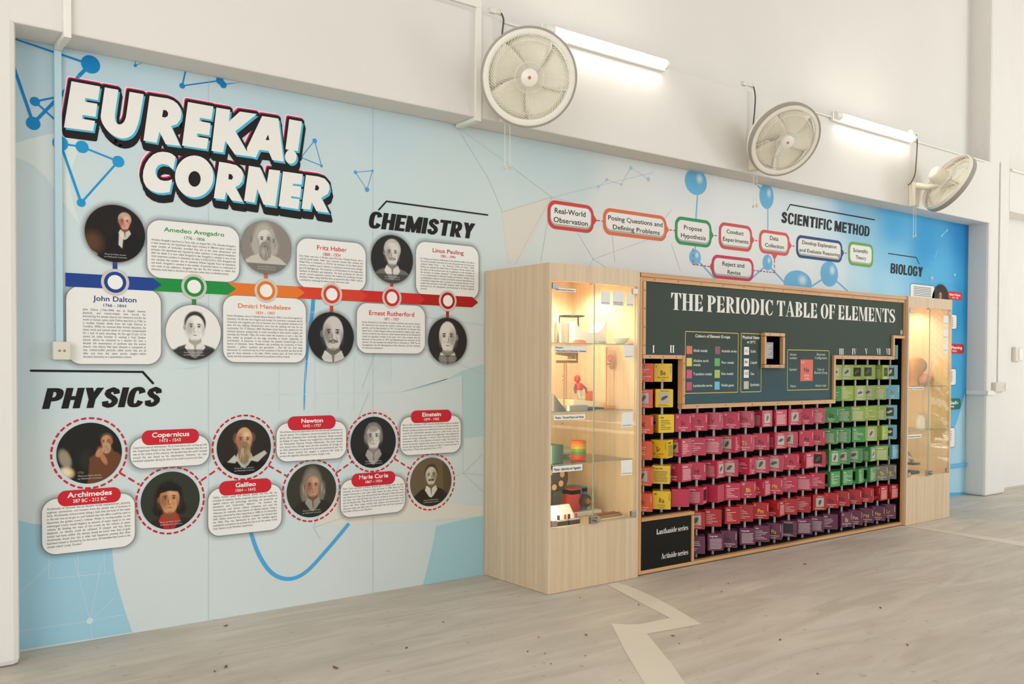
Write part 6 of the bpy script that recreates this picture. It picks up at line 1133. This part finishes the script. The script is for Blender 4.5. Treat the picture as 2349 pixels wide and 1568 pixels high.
# ---------------------------------------------------------------- fans
creamp = mat('#e9e1cc', .35); cream_t = mat('#f3eee0', .3); rimg = mat('#a59d92', .45); cable = mat('#4f4a42', .5)
RF = .315
def fan(name, label, cpx, cpy, cdep, nrm, bpx, bpy_, btop, roll=0):
    c = P(cpx, cpy, cdep); n = nrm.normalized()
    t = thing(name, label, 'fan', (c.x, c.y, c.z), 'wall fans on the beam')
    z = n; x = Vector((0, 0, 1)).cross(z).normalized(); y = z.cross(x); M = Matrix.Translation(c) @ Matrix((x, y, z)).transposed().to_4x4() @ Matrix.Rotation(roll, 4, 'Z')
    mb = MB(); mb.lathe([(RF*.958, .012), (RF*.965, .02), (RF, .018), (RF*1.01, -.004), (RF, -.028), (RF*.96, -.03), (RF*.958, .012)], M, 72)
    mb.build('guard_rim', rimg, t, smooth=True)
    mb = MB(); mb.lathe([(RF*.96, .014), (RF*.86, .022), (RF*.84, .018), (RF*.84, .008), (RF*.96, .004)], M, 72); mb.build('guard_ring', cream_t, t, smooth=True)
    mb = MB(); N = 72
    for k in range(N):
        a0 = 2*math.pi*k/N; path = []
        for f in (0, .2, .4, .6, .75, .87, .95, 1):
            r = RF*(.17+.68*f); a = a0-.95*max(0, f-.35)**1.7; h = .05-.012*f-.02*f**4; path.append(M @ Vector((r*math.cos(a), r*math.sin(a), h)))
        mb.tube(path, .0016, 4, caps=False)
    for r, h in ((.3, .0475), (.72, .036)):
        mb.tube([M @ Vector((RF*r*math.cos(2*math.pi*k/48), RF*r*math.sin(2*math.pi*k/48), h)) for k in range(48)], .002, 4, closed=True)
    mb.build('front_guard', cream_t, t, smooth=True)
    mb = MB(); mb.lathe([(0, .058), (.045, .057), (RF*.175, .052), (RF*.175, .046), (0, .045)], M, 36); hub = mb.build('hub_cap', cream_t, t, smooth=True)
    mb = MB(); mb.add([M @ Vector(p) for p in ((-.013, 0, .0592), (0, -.013, .0592), (.013, 0, .0592), (0, .013, .0592))], [(0, 1, 2, 3)]); mb.add([M @ Vector((a+(i%2)*.0, b, .0594)) for i, (a, b) in enumerate(((-.005,-.002),(.005,-.002),(.005,.002),(-.005,.002)))], [(0, 1, 2, 3)], 1); mb.build('badge', [mat('#c8362c', .35), mat('#ead6cf', .4)], hub)
    bl = mat('#f1ead6', .25)
    for k in range(5):
        mb = MB(); a0 = 2*math.pi*k/5; nr, na = 6, 8; vs = []; fs = []
        for i in range(nr+1):
            r = .05+(RF*.83-.05)*i/nr
            for j in range(na+1):
                a = a0+(j/na-.5)*(1.27-.06*i/nr)+.35*i/nr; h = -.008-.05*(j/na-.5); vs.append(M @ Vector((r*math.cos(a), r*math.sin(a), h)))
        for i in range(nr):
            for j in range(na): q = i*(na+1)+j; fs.append((q, q+1, q+na+2, q+na+1))
        mb.add(vs, fs); b_ = mb.build('blade', bl, t, smooth=True); sd = b_.modifiers.new('thick', 'SOLIDIFY'); sd.thickness = .003
    mb = MB(); mb.lathe([(0, .03), (.045, .03), (.05, -.03), (0, -.03)], M, 24); mb.build('blade_hub', cream_t, t, smooth=True)
    mb = MB(); mb.lathe([(RF*.995, -.029), (RF*1.0, -.05), (RF*.975, -.066), (RF*.96, -.064), (RF*.96, -.031)], M, 72); mb.build('rear_band', cream_t, t, smooth=True)
    mb = MB(); N = 60
    for k in range(N):
        a = 2*math.pi*k/N; mb.tube([M @ Vector((r*math.cos(a), r*math.sin(a), h)) for r, h in ((RF*.97, -.06), (RF*.9, -.075), (RF*.6, -.095), (.075, -.105))], .0016, 4, caps=False)
    for r, h in ((RF*.9, -.075), (RF*.6, -.095), (RF*.35, -.102)): mb.tube([M @ Vector((r*math.cos(2*math.pi*k/48), r*math.sin(2*math.pi*k/48), h)) for k in range(48)], .002, 4, closed=True)
    mb.build('rear_guard', cream_t, t, smooth=True)
    mb = MB(); mb.lathe([(0, -.1), (.088, -.1), (.09, -.115), (.08, -.2), (.068, -.225), (.055, -.232), (0, -.234)], M, 32); mb.build('motor_housing', creamp, t, smooth=True)
    bx = P(bpx, bpy_, BY).x; zb = P(bpx, bpy_, BY).z; zt__ = P(bpx, btop, BY).z
    mb = MB(); mb.box(bx-.04, bx+.04, BY-.075, BY-.001, zb, zt__); br_ = mb.build('wall_bracket', creamp, t, bev=.008)
    mp = M @ Vector((0, 0, -.15)); mb = MB(); s0 = Vector((bx, BY-.07, zt__-.035)); s1 = Vector((mp.x, mp.y, mp.z-.09))
    mb.tube([s0, s0.lerp(s1, .5)+Vector((0, 0, -.02)), s1, mp], .03, 10, radii=[.038, .03, .028, .035]); mb.build('support_arm', creamp, t, smooth=True)
    for k in (-.022, .022):
        zc = zb-.29+k*.3; mb = MB(); mb.tube([(bx+k, BY-.05, zb+.005), (bx+k, BY-.05, zc)], .0028, 6); pc = mb.build('pull_cord', white_plastic, t)
        mb = MB(); mb.lathe([(.003, .0), (.009, -.006), (.009, -.026), (.003, -.03)], Matrix.Translation((bx+k, BY-.05, zc)), 10); mb.build('cord_pull', mat('#e3cfa8', .4), pc, smooth=True)
    return t, bx, zt__
def vdir(c, ang, dr, du):
    v = (CAM-c).normalized(); s = (RT*dr+UP*du).normalized(); return v*math.cos(R(ang))+s*math.sin(R(ang))
def cord(t, pts, r=.006):
    q = [Vector(p) for p in pts]; out = []
    for i in range(len(q)-1):
        p0, p1, p2, p3 = q[max(0, i-1)], q[i], q[i+1], q[min(len(q)-1, i+2)]
        for k in range(8):
            s = k/8; out.append(.5*((2*p1)+(p2-p0)*s+(2*p0-5*p1+4*p2-p3)*s*s+(3*p1-p0-3*p2+p3)*s**3))
    mb = MB(); mb.tube(out+[q[-1]], r, 8); mb.build('power_cord', cable, t, smooth=True)
FD = -.60
f1, b1, _ = fan('wall_fan', 'cream wall fan facing the room at the left end of the near tube light', 1213.5, 178, FD, vdir(P(1213, 178, FD), 3, 1, 0), 1154, 283, 230)
cord(f1, [P(1147, 26, BY-.03), P(1155, 45, BY-.04), P(1152, 80, BY-.03), P(1150, 160, BY-.03), P(1153, 236, BY-.03)])
f2, b2, _ = fan('wall_fan', 'cream wall fan between the two tube lights, turned away to the right', 1800, 321, FD, vdir(P(1801, 323, FD), 36, .75, -.65), 1722, 393, 322)
cord(f2, [P(1727, 193, BY-.03), P(1732, 215, BY-.04), P(1732, 240, BY-.04), P(1728, 285, BY-.03), P(1722, 330, BY-.03)])
f3, b3, _ = fan('wall_fan', 'cream wall fan seen from behind at the far end of the beam', 2180, 422, FD, vdir(P(2180, 422, FD), 101, .82, -.57), 2088, 475, 420)
cord(f3, [P(2102, 309, BY-.03), P(2104, 330, BY-.04), P(2101, 380, BY-.05), P(2098, 402, BY-.04), P(2090, 418, BY-.03), P(2084, 424, BY-.04)])
# ---------------------------------------------------------------- tube lights
tubem = emit('#fff6ea', 12, 'tube_light')
def tube_light(label, x0, x1, z):
    t = thing('tube_light', label, 'light', ((x0+x1)/2, BY, z), 'tube lights on the beam')
    mb = MB(); mb.box(x0, x1, BY-.035, BY-.001, z-.045, z+.045); mb.build('batten', whitep, t, bev=.004)
    mb = MB()
    n = 10
    prof = [(BY-.035-.05*math.sin(math.pi*k/n), z-.038*math.cos(math.pi*k/n)) for k in range(n+1)]
    for k in range(n): (a, b), (c, d) = prof[k], prof[k+1]; mb.poly([(x0+.085, a, b), (x1-.03, a, b), (x1-.03, c, d), (x0+.085, c, d)])
    mb.poly([(x1-.03, a, b) for a, b in prof]); mb.poly([(x0+.085, a, b) for a, b in prof[::-1]])
    mb.build('diffuser', tubem, t, smooth=True)
    for xa, xb in ((x0, x0+.085), (x1-.03, x1)):
        mb = MB()
        for k in range(n): (a, b), (c, d) = prof[k], prof[k+1]; mb.poly([(xa, a-.003, b), (xb, a-.003, b), (xb, c-.003, d), (xa, c-.003, d)])
        mb.poly([(xb, a-.003, b) for a, b in prof]); mb.poly([(xa, a-.003, b) for a, b in prof[::-1]]); mb.build('end_cap', whitep, t, smooth=True)
zT = (P(1243, 68, BY-.04).z+P(1522, 146, BY-.04).z)/2
tube_light('lit white tube light beside the nearest wall fan', P(1243, 68, BY-.03).x, P(1526, 146, BY-.03).x, zT)
zT = (P(1912, 268, BY-.04).z+P(2088, 312, BY-.04).z)/2
tube_light('lit white tube light between the two farther wall fans', P(1911, 268, BY-.03).x, P(2092, 312, BY-.03).x, zT)
# ---------------------------------------------------------------- conduits, trunking, boxes
def cond(name, label, cat, pts, r=.011, m=None, group=None):
    mb = MB(); mb.tube(pts, r, 8); return tag(mb.build(name, m or whitep, off=pts[0], smooth=True), label, cat, group)
zc_ = BZ1+.0
for (xa, ya, xb, yb), lab in zip(((1123,22,1150,28), (1703,190,1727,194), (2086,302,2100,309)), ('short grey cable outlet above the nearest wall fan', 'short grey cable outlet above the middle wall fan', 'short grey cable outlet above the farthest wall fan')):
    a, b = P(xa, ya, BY-.02), P(xb, yb, BY-.02); b.z = a.z; t = thing('cable_outlet', lab, 'cable outlet', tuple(a), 'cable outlets along the beam')
    mb = MB(); mb.box(a.x, a.x+.05, BY-.035, BY-.001, a.z-.018, a.z+.018); mb.build('box', white_plastic, t, bev=.003)
    mb = MB(); mb.tube([(a.x+.05, BY-.02, a.z), (b.x, BY-.02, a.z)], .016, 10); mb.tube([(b.x-.02, BY-.02, a.z), (b.x, BY-.02, a.z)], .02, 10); mb.build('sleeve', white_plastic, t, smooth=True)
for (xa, xb), lab in zip(((1155, 1240), (1840, 1912), (2105, 2262)), ('thin white conduit along the beam top before the near tube light', 'thin white conduit along the beam top before the far tube light', 'thin white conduit running to the right pillar')):
    x0, x1 = P(xa, 100, BY-.01).x, P(xb, 200, BY-.01).x; cond('conduit', lab, 'conduit', [(x0, BY-.012, BZ1-.02), (x1, BY-.012, BZ1-.02)], .008, whitep, 'conduits along the beam')
# left trunking
t = thing('cable_trunking', 'white square trunking coming down the beam at the left end and under it', 'trunking', (P(154, 60, BY).x, BY, BZ0))
x0, x1 = P(145.5, 40, BY-.02).x, P(163, 40, BY-.02).x
XTR = x1
mb = MB(); mb.box(x0, x1, BY-.03, BY-.001, BZ0-.03, 6.3); mb.build('vertical_run', whitep, t, bev=.003)
mb = MB(); mb.box(x0, x1, BY-.0012, -.03, BZ0-.03, BZ0-.001); mb.build('under_run', whitep, t, bev=.003)
mb = MB(); mb.box(x0, x1, -.03, -.0075, w2(137, 800)[1], BZ0-.03); mb.build('wall_run', mat('#b9d6e0', .45), t, bev=.003)
X, Z = w2(137, 804); t = thing('junction_box', 'cream square junction box with two screws on the mural at the left', 'junction box', (X, -.03, Z))
a, b = P(119, 783, -.03), P(159, 825, -.03); mb = MB(); mb.box(a.x, b.x, -.062, -.0075, b.z, a.z); mb.build('cover', mat('#ddd6c6', .4), t, bev=.004)
for xx in (a.x+.03, b.x-.03):
    mb = MB(); mb.lathe([(0, .004), (.006, .003), (.006, 0)], Matrix.Translation((xx, -.062, (a.z+b.z)/2)) @ Matrix.Rotation(R(90), 4, 'X'), 12); mb.build('screw', mat('#8a8378', .4, .5), t)
# middle trunking
xm = P(1097, 150, BY-.02).x; zt3 = P(1100, 18, BY-.02).z
t = thing('cable_trunking', 'white trunking turning down the beam left of the nearest wall fan', 'trunking', (xm, BY, BZ0))
mb = MB(); mb.box(xm-.022, xm+.022, BY-.028, BY-.001, BZ0-.028, zt3-.002); mb.build('vertical_run', whitep, t, bev=.003)
mb = MB(); mb.box(XTR+.06, xm+.022, BY-.028, BY-.001, zt3-.002, zt3+.05); mb.build('top_run', whitep, t, bev=.003)
mb = MB(); mb.box(xm-.022, xm+.022, BY-.0012, -.02, BZ0-.028, BZ0-.001); mb.build('under_run', whitep, t, bev=.003)
# right pillar: conduit, socket, dado trunking, second box beyond
px_ = P(2293, 600, BY-.01).x
cond('conduit', 'thin white conduit dropping down the right pillar to the socket box', 'conduit', [(px_, BY-.012, P(2293, 372, BY).z), (px_, BY-.012, P(2290, 878, BY).z)], .009)
a, b = P(2281, 877, BY-.03), P(2305, 897, BY-.03); t = thing('socket_box', 'white socket box low on the right pillar below the conduit', 'socket', (a.x, BY, b.z))
mb = MB(); mb.box(a.x, b.x, BY-.05, BY-.001, b.z, a.z); mb.build('cover', mat('#d9d1c1', .4), t, bev=.005)
mb = MB(); mb.box(b.x-.045, b.x-.015, BY-.06, BY-.05, b.z+.03, b.z+.08); mb.build('switch', whitep, t, bev=.003)
zd = P(2275, 900, BY).z
t = thing('dado_trunking', 'white horizontal trunking around the right pillar below the socket', 'trunking', (XP0, BY, zd))
mb = MB(); mb.box(XP0-.03, XP0-.001, BY-.001, -.01, zd-.0245, zd+.0245); mb.build('side_run', whitep, t, bev=.003)
mb = MB(); mb.box(XP0-.03, a.x+.05, BY-.03, BY-.001, zd-.025, zd+.025); mb.build('front_run', whitep, t, bev=.003)
c1_ = P(2333, 812, -.02); t = thing('switch_box', 'white switch box on the wall right of the pillar', 'switch', (c1_.x, 0, c1_.z))
mb = MB(); mb.box(c1_.x-.1, c1_.x+.09, -.05, -.001, c1_.z-.09, c1_.z+.09); mb.build('cover', mat('#dcd5c8', .4), t, bev=.005)
mb = MB(); mb.box(c1_.x-.02, c1_.x+.07, -.06, -.05, c1_.z-.07, c1_.z+.07); mb.build('switch', whitep, t, bev=.003)
x9 = P(2318, 386, BY-.02); cond('conduit', 'white conduit along the beam right of the pillar', 'conduit', [(XP1+.01, BY-.015, x9.z-.01), (15, BY-.015, x9.z-.01)], .014)
# blue dado rail of the mural at the far right
zz = P(2200, 1066, 0).z; mb = MB(); mb.box(XB1+.004, XP0-.001, -.025, -.0075, zz-.02, zz+.02); struct(mb.build('trim_2', mat('#5fb2de', .45)))
